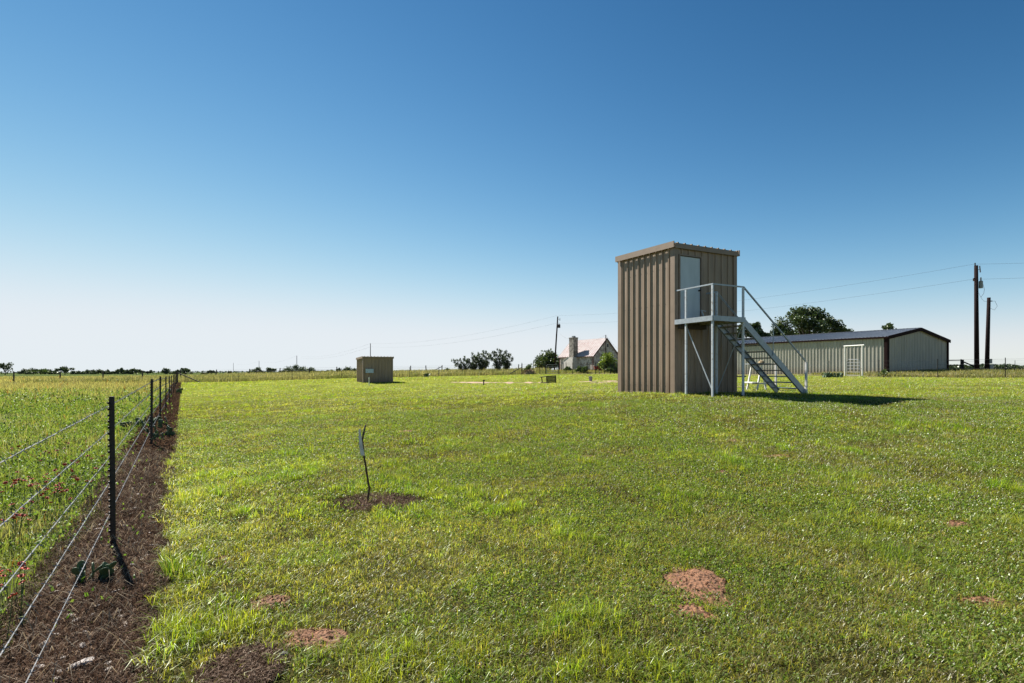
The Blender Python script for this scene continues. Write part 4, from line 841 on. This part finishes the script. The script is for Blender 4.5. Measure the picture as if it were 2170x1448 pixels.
def make_cart():
    p = gp(1267, 76.5); root = thing('red_cart', 'small red metal cart in front of the stone house gable', 'cart', p)
    MB().prism([p + V((-.45, -.3, .35)), p + V((.4, -.3, .35)), p + V((.6, -.3, .8)), p + V((-.6, -.3, .8))], Yv * .6).build('tray', M['red'], root)
    MB().tube([p + V((-.35, -.38, .2)), p + V((-.35, -.3, .2))], .2, 14).build('wheel', M['black'], root); MB().tube([p + V((-.35, .3, .2)), p + V((-.35, .38, .2))], .2, 14).build('wheel', M['black'], root)
    MB().tube([p + V((.3, -.25, .4)), p + V((1.0, -.25, .75))], .025, 6).tube([p + V((.3, .25, .4)), p + V((1.0, .25, .75))], .025, 6).build('handles', M['red'], root); MB().bar(p + V((.35, 0, .4)), p + V((.35, 0, 0)), .04, .5).build('leg', M['red'], root)
make_cart()

# ------------------------------------------------------------------ cactus, stones, flowers
def cactus(label, base, n, s, spread, seed):
    rnd = random.Random(seed); m = MB(); tips = []
    def pad(c, up, side, L):
        nrm = up.cross(side).normalized(); b = len(m.v); N = 14
        for lay, th in ((-1, .3), (-.45, 1), (.45, 1), (1, .3)):
            for k in range(N):
                a = 2 * PI * k / N; rr = .72 + .28 * (1 - math.cos(a)) / 2 if False else 1
                sh = (.92 if abs(lay) == 1 else 1); w = .40 * L * sh * (1 - .22 * max(0, -math.cos(a)))
                m.v.append(c + up * (L / 2 - math.cos(a) * -1 * L / 2 * sh) + side * math.sin(a) * w + nrm * lay * L * .06)
        for l in range(3):
            for k in range(N): m.f.append((b + l * N + k, b + l * N + (k + 1) % N, b + (l + 1) * N + (k + 1) % N, b + (l + 1) * N + k))
        m.f.append(tuple(b + k for k in reversed(range(N)))); m.f.append(tuple(b + 3 * N + k for k in range(N)))
        for _ in range(9 if s > .09 else 0):
            a = rnd.uniform(0, 2 * PI); rr = rnd.uniform(.2, .95); q = c + up * (L / 2 + math.cos(a) * rr * L / 2) + side * math.sin(a) * rr * L * .4; d = (nrm * rnd.choice((-1, 1)) + V((rnd.uniform(-1, 1), rnd.uniform(-1, 1), rnd.uniform(-.5, 1))) * .8).normalized(); m.tube([q, q + d * L * .16], .0012 if s < .2 else .002, 3)
        return c + up * L * .93, up, side
    for i in range(n):
        a = rnd.uniform(0, 2 * PI); rr = spread * math.sqrt(rnd.random()); q = V(base) + hv(math.cos(a) * rr, math.sin(a) * rr * .6); q.z = h1(q.x, q.y) - .01
        up = V((rnd.uniform(-.5, .5), rnd.uniform(-.4, .4), 1)).normalized(); sd = V((rnd.uniform(-1, 1), rnd.uniform(-1, 1), 0)); sd = (sd - up * sd.dot(up)).normalized()
        m.tube([V((base[0], base[1], h1(base[0], base[1]) - .05)), q - Zv * .03, q + up * s * .25], [s * .08] * 3, 5)
        tip, u2, s2 = pad(q, up, sd, s * rnd.uniform(.8, 1.2))
        for _ in range(rnd.randint(1, 2)):
            u3 = (u2 + V((rnd.uniform(-.8, .8), rnd.uniform(-.5, .5), .1))).normalized(); s3 = (s2 + V((rnd.uniform(-.6, .6), rnd.uniform(-.6, .6), 0))); s3 = (s3 - u3 * s3.dot(u3)).normalized(); pad(tip, u3, s3, s * rnd.uniform(.6, 1))
    tag(m.build('prickly_pear', M['cactus'], loc=V(base), smooth=False), label, 'cactus', 'prickly pears')
def gh(px, py): x, y = ground_hit(px, py); return V((x, y, h1(x, y)))
cactus('small prickly pear in the brown strip just before the nearest fence post', gh(200, 1232), 8, .085, .11, 1)
cactus('prickly pear pads right of the second fence post', gh(345, 925), 5, .14, .3, 2); cactus('prickly pear low on the strip at the foot of the second fence post', gh(334, 936), 4, .12, .2, 3)
cactus('prickly pear clump left of the third fence post', gh(318, 905), 9, .16, .5, 4); cactus('prickly pear in the meadow edge behind the wires', gh(300, 912), 8, .15, .45, 8); cactus('small dark prickly pear farther along the brown strip', gh(372, 834), 8, .22, .6, 5)
cactus('wide dark prickly pear clump left of the white gate frame', gp(1763, 39.8), 34, .21, .78, 6); cactus('dark prickly pear at the foot of the back fence', gp(903, 66.6), 12, .25, .5, 7)
def stone_mesh(seed, flat):
    rnd = random.Random(seed); m = MB(); N = 9; rings = ((-.5, .55), (0, 1), (.35, .85), (.5, .3))
    for z, r in rings:
        for k in range(N): a = 2 * PI * k / N; q = r * rnd.uniform(.7, 1.15); m.v.append(V((math.cos(a) * q, math.sin(a) * q * .65, z * flat)))
    for l in range(3):
        for k in range(N): m.f.append((l * N + k, l * N + (k + 1) % N, (l + 1) * N + (k + 1) % N, (l + 1) * N + k))
    m.f.append(tuple(reversed(range(N)))); m.f.append(tuple(3 * N + k for k in range(N))); return m
SM = []
for s in range(5):
    o = stone_mesh(s, .5).build('stone', M['rock']); SM.append(o.data); bpy.data.objects.remove(o)
rnd = random.Random(3)
spots = [(190, 1092), (277, 1092), (265, 1117), (325, 1110), (190, 1173), (245, 1258), (150, 1310), (195, 1308), (250, 1302), (258, 1312), (265, 1330), (120, 1350), (180, 1345), (135, 1400), (125, 1430), (230, 1425), (175, 1375), (330, 1390), (600, 1395), (480, 1400), (500, 1425), (560, 1420), (770, 1074), (815, 1080), (845, 1070), (795, 1062), (835, 1085), (120, 1445), (85, 1420), (300, 1190)]
for _ in range(46):
    yy = rnd.uniform(2.2, 6.5); qx = FA + FB * yy + rnd.uniform(-.3, .36); spots.append((CX + F * qx / yy, HY + F * (EYE - h1(qx, yy)) / yy))
for i, (px, py) in enumerate(spots):
    q = gh(px, py); o = bpy.data.objects.new('limestone_chip', SM[i % 5]); COL.objects.link(o); s = rnd.uniform(.012, .026); o.location = q + Zv * (.016 + s * .1); o.scale = (s * rnd.uniform(1, 1.8), s, s * .7); o.rotation_euler = (rnd.uniform(-.3, .3), rnd.uniform(-.3, .3), rnd.uniform(0, 3))
    tag(o, 'small pale limestone chip lying on the bare brown ground', 'stone', 'limestone chips on the bare ground')
q = gh(172, 1416); o = stone_mesh(17, .6).build('limestone_slab', M['rock'], loc=V((0, 0, 0))); o.location = q + Zv * .025; o.scale = (.062, .04, .03); o.rotation_euler = (.1, -.2, .4); tag(o, 'largest pale stone slab at the bottom of the brown strip', 'stone')
q = gh(602, 1398); o = stone_mesh(23, .9).build('dark_stone', M['darkrock'], loc=V((0, 0, 0))); o.location = q + Zv * .025; o.scale = (.03, .03, .03); tag(o, 'dark grey stone beside the bare patch at the bottom', 'stone')
def make_flowers():
    st = MB().tube([V((0, 0, -.05)), V((.008, 0, .12)), V((0, .006, .24))], [.0022, .002, .0018], 5).build('stem', M['stem']); stm = st.data; bpy.data.objects.remove(st)
    pt = MB(); N = 11
    for k in range(N):
        a = 2 * PI * k / N; d = V((math.cos(a), math.sin(a), 0)); t = V((-d.y, d.x, 0)); pt.add([d * .006 - t * .002, d * .006 + t * .002, d * .017 + t * .005 + Zv * .001, d * .021 - Zv * .003, d * .017 - t * .005 + Zv * .001], [(0, 1, 2, 3, 4)]); pt.add([d * .006 - t * .002 - Zv * .001, d * .006 + t * .002 - Zv * .001, d * .017 + t * .005, d * .021 - Zv * .004, d * .017 - t * .005], [(4, 3, 2, 1, 0)])
    po = pt.build('petals', M['petal']); ptm = po.data; bpy.data.objects.remove(po)
    so = MB().tube([V((0, 0, -.004)), V((0, 0, .001)), V((0, 0, .006)), V((0, 0, .009))], [.006, .009, .007, .002], 9).build('flower_disc', M['seed']); sdm = so.data; bpy.data.objects.remove(so)
    rnd = random.Random(11); spots = []
    for _ in range(46): spots.append((rnd.gauss(85, 42), rnd.gauss(1022, 18)))
    for _ in range(12): spots.append((rnd.uniform(-10, 60), rnd.gauss(1075, 22)))
    for _ in range(10): spots.append((rnd.uniform(120, 240), rnd.gauss(1000, 20)))
    for _ in range(10): spots.append((rnd.uniform(-30, 50), rnd.gauss(1205, 14)))
    spots += [(85, 1243), (88, 1258), (12, 1262), (20, 1190), (34, 1192), (-5, 1130)]
    spots += [(rnd.uniform(20, 220), rnd.uniform(920, 975)) for _ in range(16)]
    for px, py in spots:
        k = (py - HY) / F; y = 1.23 / k; x = (px - CX) / F * y
        if fdist(x, y) > -.3: continue
        s = rnd.uniform(.8, 1.25); z = h1(x, y); o = thing('wildflower', 'red wildflower on a thin stem among the meadow grass', 'flower', (x, y, z), 'red wildflowers in the meadow'); o.rotation_euler = (rnd.uniform(-.15, .15), rnd.uniform(-.15, .15), rnd.uniform(0, 6)); o.scale = (s, s, s)
        link('stem', stm, o, (0, 0, 0)); hd = link('petals', ptm, o, (0, .006, .24)); hd.rotation_euler = (rnd.uniform(-.7, .7), rnd.uniform(-.7, .7), 0); link('flower_disc', sdm, o, (0, .006, .242)).rotation_euler = hd.rotation_euler
make_flowers()

# ------------------------------------------------------------------ trees
def leaves(clumps, n, size, c1, c2, seed, fill=.55):
    r = np.random.default_rng(seed); cl = np.array(clumps, float); w = (cl[:, 3] * cl[:, 4] * cl[:, 5]) ** .6; idx = r.choice(len(cl), n, p=w / w.sum())
    d = r.normal(size=(n, 3)); d /= np.linalg.norm(d, axis=1)[:, None]; rad = r.random(n) ** fill
    lump = .48 + .95 * fbm(d[:, 0] * 2.2 + idx * 3.1, d[:, 1] * 2.2 + d[:, 2] * 1.7, seed % 97, 2)
    p = cl[idx, :3] + d * (rad * lump)[:, None] * cl[idx, 3:6]
    a = r.normal(size=(n, 3)); a /= np.linalg.norm(a, axis=1)[:, None]; b = np.cross(a, r.normal(size=(n, 3))); b /= np.linalg.norm(b, axis=1)[:, None]; s = size * r.uniform(.55, 1.3, n)[:, None]
    v = np.stack([p - a * s, p - b * s * .55, p + a * s, p + b * s * .55], 1).reshape(-1, 3); f = (np.arange(n) * 4)[:, None] + np.arange(4)[None]
    tone = np.clip(r.random(len(cl))[idx] * .6 + r.normal(.2, .25, n), 0, 1); c = mixc(c1, c2, tone) * r.uniform(.7, 1.3, (n, 1)); return v, f, np.repeat(c, 4, 0)
DK = ((.026, .045, .015), (.065, .095, .03))
def tree(name, label, base, clumps, n, size, cols=DK, tr=.2, group=None, seed=1, stems=1, cat='tree', fill=.55):
    base = V(base); root = thing(name, label, cat, base, group); rnd = random.Random(seed); m = MB()
    cl = sorted(clumps, key=lambda c: c[2])
    fork = base + Zv * max(.35 * (min(c[2] for c in clumps) - base.z), .15) if stems == 1 else base
    if stems == 1: m.tube([base - Zv * .3, base + (fork - base) * .5 + hv(rnd.uniform(-.1, .1), 0), fork], [tr * 1.3, tr, tr * .85], 8)
    for c in cl:
        e = V(c[:3]); mid = fork.lerp(e, .5) + V((rnd.uniform(-.2, .2), rnd.uniform(-.2, .2), (e - fork).length * .10)); rr = tr * (.55 if stems == 1 else .4)
        m.tube([fork, mid, e], [rr, rr * .65, rr * .25], 6)
        for _ in range(3):
            t = e + V((rnd.uniform(-.6, .6) * c[3], rnd.uniform(-.6, .6) * c[4], rnd.uniform(-.1, .7) * c[5])); m.tube([mid.lerp(e, .6), t], [rr * .3, rr * .08], 4)
    m.build('trunk', M['bark'], root)
    v, f, c = leaves(clumps, n, size, cols[0], cols[1], seed, fill); o = np_obj('crown', v - np.array(base), f, M['leaf'], parent=root, cols=c); return root
def P3(px, py, Y, d=0): q = at(px, py, Y + d); return (q.x, q.y, q.z)
def crown(px0, px1, py0, py1, Y, n, seed, flat=.8, dome=True):
    """n clumps filling the crown seen between px0..px1 and py0..py1"""
    r = random.Random(seed); k = Y / F; w = (px1 - px0) * k; h = (py1 - py0) * k; out = []; cx = (px0 + px1) / 2
    for i in range(n):
        u = (i + .5) / n * 2 - 1 + r.uniform(-.15, .15); top = (1 - .75 * abs(u) ** 2.2) if dome else r.uniform(.6, 1); rr = h * r.uniform(.22, .36); v = r.uniform(.25, max(.3, top - .25))
        x, y, z = P3(cx + u * (px1 - px0) * .40, py1, Y); out.append((x, y + r.uniform(-.35, .35) * w, z + v * h, min(rr * r.uniform(1.0, 1.6), w * .35), rr * 1.2, rr * flat))
    return out
K = 75 / F
oak = [(1655, 692, 17, 20, 0), (1645, 706, 12, 12, 1), (1668, 705, 14, 14, -1), (1684, 668, 17, 18, 0), (1700, 664, 17, 16, 1), (1692, 682, 18, 16, -2), (1722, 662, 16, 15, 0), (1738, 672, 18, 18, -1), (1715, 688, 20, 18, -2), (1740, 695, 20, 16, -3), (1758, 684, 16, 16, 0), (1772, 692, 15, 15, -1), (1785, 700, 13, 11, 0), (1797, 703, 9, 8, 0), (1762, 704, 16, 10, 1), (1700, 704, 18, 12, 1), (1680, 716, 18, 12, 0), (1720, 714, 20, 12, 1)]
tree('oak_tree', 'broad dark oak tree rising behind the metal barn', gp(1712, 75), [(*P3(a, b, 75, d * .8), c * K, c * K, e * K) for a, b, c, e, d in oak], 11500, .17, tr=.42, seed=21, cat='tree', fill=.5)
K = 72 / F; tk = [(1592, 694, 10, 8, 0), (1604, 690, 8, 7, 0), (1606, 704, 13, 9, 0), (1588, 706, 12, 9, 0), (1572, 698, 9, 10, 0), (1622, 712, 11, 7, 0), (1565, 712, 12, 8, 0), (1608, 716, 18, 7, 0)]
tree('oak_tree', 'lower oak seen through the stairs left of the large oak', gp(1597, 72), [(*P3(a, b, 72), c * K, c * K, e * K) for a, b, c, e, d in tk], 3600, .19, tr=.25, seed=22, fill=.5)
tree('oak_tree', 'small treetop peeking over the barn ridge', gp(1881, 95), crown(1869, 1893, 680, 706, 95, 6, 23), 800, .22, tr=.2, seed=23)
tree('shade_tree', 'dark bushy tree left of the stone house', gp(1165, 105), crown(1138, 1192, 735, 786, 105, 14, 24), 4500, .26, (( .03, .05, .016), (.085, .11, .04)), tr=.25, seed=24)
tree('shade_tree', 'dark tree behind the right end of the stone house', gp(1310, 98), crown(1296, 1326, 735, 782, 98, 8, 25), 1600, .26, tr=.2, seed=25)
tree('young_tree', 'bright yellow green young tree before the house gable', gp(1287, 74), crown(1272, 1304, 743, 784, 74, 11, 26), 2600, .15, ((.13, .19, .03), (.22, .27, .05)), tr=.07, seed=26)
for i, (px, Y, w, hh, lb) in enumerate(((1238, 72.5, 12, 24, 'green weedy shrub behind the black fence left of the dark panel'), (1228, 73, 14, 17, 'dark shrub before the house long wall'), (1297, 73, 24, 24, 'dark shrub at the foot of the house gable'), (1203, 78, 14, 12, 'low green shrub at the chimney base'), (1119, 74, 16, 22, 'bushy shrub beside the steel fence brace'), (1306, 72.5, 14, 22, 'leafy green shrub next to the tower edge behind the fence'), (1872, 37.8, 14, 20, 'spindly weed at the fence post left of barn corner'))):
    py = HY + F * (EYE - gp(px, Y).z) / Y; tree('shrub', lb, gp(px, Y), crown(px - w / 2, px + w / 2, py - hh, py, Y, 6, 40 + i), 700 if i < 6 else 160, .13 if i < 6 else .06, ((.04, .07, .02), (.10, .14, .04)), tr=.03, seed=40 + i, stems=3, cat='shrub')
p = gp(1121, 71.2); m = MB(); 
for k in range(160):
    a = random.uniform(0, 2 * PI); b = random.uniform(.2, 1.3); r0 = random.uniform(.1, .8); q = p + V((math.cos(a) * r0, math.sin(a) * r0 * .6, .62 * (1 - (r0 / .85) ** 2) - .05)); m.tube([q, q + V((math.cos(a) * .3, math.sin(a) * .3, .05))], .03, 3)
m.tube([p - Zv * .1, p + Zv * .2, p + Zv * .55], [.8, .6, .1], 10); tag(m.build('hay_mound', M['straw'], loc=p), 'low heap of cut straw at the base of the steel fence', 'hay heap')
# fan-shaped shrubs on the skyline
def fan(label, px, px0, px1, pyt, Y, n, seed):
    r = random.Random(seed); base = gp(px, Y); cl = []
    for i in range(n):
        u = i / (n - 1); ex = px0 + (px1 - px0) * u; ey = pyt + abs(u - .45) ** 1.5 * 26 + r.uniform(-4, 4)
        e = V(P3(ex, ey, Y, r.uniform(-1, 1)))
        for t in (.28, .45, .62, .78, .92, 1.0):
            c = base.lerp(e, t) + V((r.uniform(-.15, .15),) * 3); s = .26 + .2 * (1 - t); cl.append((c.x, c.y, c.z, s, s, s * 1.1))
    root = tree('fan_shrub', label, base, cl, 260 * n, .115, ((.034, .055, .026), (.08, .105, .055)), .07, 'fan shaped shrubs on the skyline', seed, stems=3, cat='shrub', fill=.7)
fan('small sparse leftmost of the fan shaped skyline shrubs', 982, 958, 1000, 757, 86, 6, 51); fan('second fan shaped skyline shrub, slender and dark', 1006, 989, 1014, 752, 87, 6, 52); fan('widest densest fan shaped skyline shrub, in the middle', 1022, 1004, 1046, 747, 86, 11, 53); fan('tallest fan shaped skyline shrub with a high left spray', 1056, 1038, 1072, 742, 85, 8, 54); fan('rightmost fan shaped skyline shrub', 1073, 1060, 1086, 747, 86, 7, 55)
tree('shrub', 'tiny sprig like bush left of the fan shaped shrubs', gp(947, 90), crown(940, 953, 773, 790, 90, 4, 56), 160, .14, seed=56, tr=.03, stems=2, cat='shrub')
# trees along the far left horizon
HZ = [ # px0 px1 top Y kind label
 (0, 22, 765, 190, 'u', 'umbrella shaped mesquite at the far left edge'), (43, 63, 778, 230, 'b', 'round horizon tree right of the far left mesquite'), (62, 80, 776, 235, 'b', 'taller horizon tree left of the broad green one'), (72, 100, 777, 225, 'g', 'broad greener horizon tree behind the meadow'), (94, 115, 779, 235, 'b', 'horizon tree leaning right of the broad green one'), (108, 122, 784, 240, 'b', 'low round horizon bush beside the umbrella tree'),
 (123, 153, 774, 200, 'u', 'umbrella crowned horizon tree behind the second wood post'), (154, 169, 785, 240, 'b', 'low horizon bush right of the umbrella crowned tree'), (168, 179, 786, 240, 'b', 'small round horizon bush before the gap'), (181, 203, 781, 230, 'b', 'horizon tree starting the dense middle row'), (199, 217, 780, 235, 'b', 'horizon tree left of the third wood post'), (218, 240, 782, 235, 'b', 'horizon tree right of the third wood post'), (236, 252, 784, 235, 'b', 'low horizon tree in the dense middle row'),
 (247, 265, 778, 215, 'u', 'tall forked horizon tree in the dense middle row'), (262, 282, 782, 230, 'b', 'horizon tree at the right end of the dense row'), (278, 300, 779, 205, 'u', 'thin open mesquite before the fourth wood post'), (303, 323, 784, 215, 'u', 'flat mesquite right of the fourth wood post'), (346, 357, 778, 220, 'b', 'narrow pointed horizon tree left of the fence end'), (357, 370, 787, 240, 'b', 'low bush left of the fence end post'), (372, 384, 782, 200, 'u', 'flat mesquite at the fence end post'), (385, 402, 778, 205, 'u', 'open mesquite right of the fence end post'), (388, 412, 787, 240, 'b', 'low bushes right of the fence end'),
 (424, 441, 787, 220, 'b', 'small low bush above the tall grass'), (441, 455, 783, 190, 'u', 'thin sprawling mesquite beside a pasture post'), (482, 490, 786, 220, 'u', 'tiny lone tree above the tall grass'), (530, 557, 777, 215, 'b', 'dark round tree left of two far poles'), (567, 585, 777, 210, 'u', 'sparse tree leaning right above tall grass'), (590, 625, 778, 220, 'b', 'left part of the wide horizon thicket'), (604, 648, 769, 205, 'b', 'highest broad tree of the horizon thicket'), (650, 668, 775, 220, 'b', 'small pointed tree beside the thicket'), (668, 700, 783, 230, 'b', 'low tree row right of the thicket'), (690, 708, 781, 140, 'g', 'fresh green bush in the tall grass left of the shed'), (712, 722, 779, 200, 'u', 'thin small tree left of the shed'), (725, 746, 773, 160, 'b', 'dark round tree close left of the shed'), (742, 760, 776, 165, 'b', 'dark tree half hidden behind the shed'), (522, 540, 785, 110, 'g', 'fresh green bush growing round a pasture post')]
for i, (a, b, t, Y, kd, lb) in enumerate(HZ):
    base = gp((a + b) / 2, Y); bpy_ = HY + F * (EYE - base.z) / Y; k = Y / F
    if kd == 'u': cl = crown(a, b, t, t + (bpy_ - t) * .75, Y, 7, 60 + i, .9, False)
    else: cl = crown(a - 1, b + 1, t, bpy_ + 1, Y, 8, 60 + i)
    tree('horizon_tree', lb, base, cl, int(380 + 26 * (b - a)), .0011 * Y + .05, ((.05, .085, .022), (.09, .13, .035)) if kd == 'g' else ((.042, .060, .036), (.085, .108, .062)), .16, 'trees along the left horizon', 60 + i)  # leaf colour of the greyer trees lightened to carry distance haze
def woods(name, label, px0, px1, Y, pyt, n, size, seed, low):
    r = np.random.default_rng(seed); px = r.uniform(px0, px1, n); y = Y + r.uniform(-.06, .06, n) * Y; x = (px - CX) / F * y
    top = (EYE + (HY - pyt) / F * y); prof = .55 + fbm(px * .03, np.full(n, 3.), seed) * .35 + fbm(px * .25, np.full(n, 1.), seed + 1) * .25; z0 = H(x, y); z = z0 + r.random(n) ** .6 * np.maximum(top * prof - z0 * .8, low)
    p = np.stack([x, y, z], 1); a = r.normal(size=(n, 3)); a /= np.linalg.norm(a, axis=1)[:, None]; b = np.cross(a, r.normal(size=(n, 3))); b /= np.linalg.norm(b, axis=1)[:, None]; s = size * r.uniform(.5, 1.3, n)[:, None]
    v = np.stack([p - a * s, p - b * s * .7, p + a * s, p + b * s * .7], 1).reshape(-1, 3); c = mixc((.026, .042, .02), (.055, .075, .035), r.random(n)); tag(np_obj(name, v, (np.arange(n) * 4)[:, None] + np.arange(4)[None], M['leaf'], cols=np.repeat(c, 4, 0)), label, 'woods', kind='stuff')
woods('distant_brush', 'low dark line of brush along the left horizon', -250, 1120, 290, 786, 4500, .4, 201, .2)
woods('distant_woods', 'dark far off wooded ridge behind the barn at right', 1330, 2700, 420, 771, 70000, .9, 203, 2.5)

# ------------------------------------------------------------------ sun, sky, camera
SUN_AZ, SUN_EL = math.radians(-42.5), math.radians(43)    # measured from +Y, negative = left
sl = bpy.data.lights.new('sun', 'SUN'); sl.energy = 5.0; sl.angle = math.radians(.53); sl.color = (1, .95, .87); so = bpy.data.objects.new('sun', sl); COL.objects.link(so)
sd = V((math.sin(SUN_AZ) * math.cos(SUN_EL), math.cos(SUN_AZ) * math.cos(SUN_EL), math.sin(SUN_EL))); so.rotation_euler = (-sd).to_track_quat('-Z', 'Y').to_euler(); so.location = (0, 0, 60)
w = bpy.data.worlds.new('World'); C.world = w; w.use_nodes = True; nt = w.node_tree; bg = nt.nodes['Background']
sk = nt.nodes.new('ShaderNodeTexSky'); sk.sky_type = 'NISHITA'; sk.sun_disc = False; sk.sun_elevation = SUN_EL; sk.sun_rotation = SUN_AZ; sk.altitude = 300; sk.air_density = .7; sk.dust_density = 0; sk.ozone_density = 4.0
# one tone curve per channel over the whole sky: deeper blue overhead, pale but not burnt out at the horizon
sp = nt.nodes.new('ShaderNodeSeparateColor'); cb = nt.nodes.new('ShaderNodeCombineColor'); nt.links.new(sk.outputs[0], sp.inputs[0])
def mth(op, a, b=None):
    n = nt.nodes.new('ShaderNodeMath'); n.operation = op
    for i, v in enumerate((a, b)):
        if v is None: continue
        if isinstance(v, (int, float)): n.inputs[i].default_value = v
        else: nt.links.new(v, n.inputs[i])
    return n.outputs[0]
EXPO = 1.35
for i, (top, k, g) in enumerate(((.79, 24.5, 2.35), (.85, 7.9, 1.85), (.90, 4.7, 1.8))):
    e = mth('EXPONENT', mth('MULTIPLY', mth('POWER', mth('MULTIPLY', sp.outputs[i], .1), g), -k))
    nt.links.new(mth('MULTIPLY', mth('SUBTRACT', 1.0, e), 10 * top / 2 ** EXPO), cb.inputs[i])
nt.links.new(cb.outputs[0], bg.inputs[0]); bg.inputs[1].default_value = .1
cam = bpy.data.cameras.new('camera'); cam.sensor_width = 36; cam.lens = 36 * F / 2170; cam.shift_y = (HY - 724) / 2170; cam.clip_start = .05; cam.clip_end = 20000
co = bpy.data.objects.new('camera', cam); COL.objects.link(co); co.location = (0, 0, EYE); co.rotation_euler = (PI / 2, 0, 0); C.camera = co
C.view_settings.view_transform = 'Standard'; C.view_settings.look = 'None'; C.view_settings.exposure = EXPO; C.view_settings.gamma = 1
C.render.resolution_x, C.render.resolution_y = 1024, 683
C.cycles.max_bounces = 8; C.cycles.transparent_max_bounces = 8
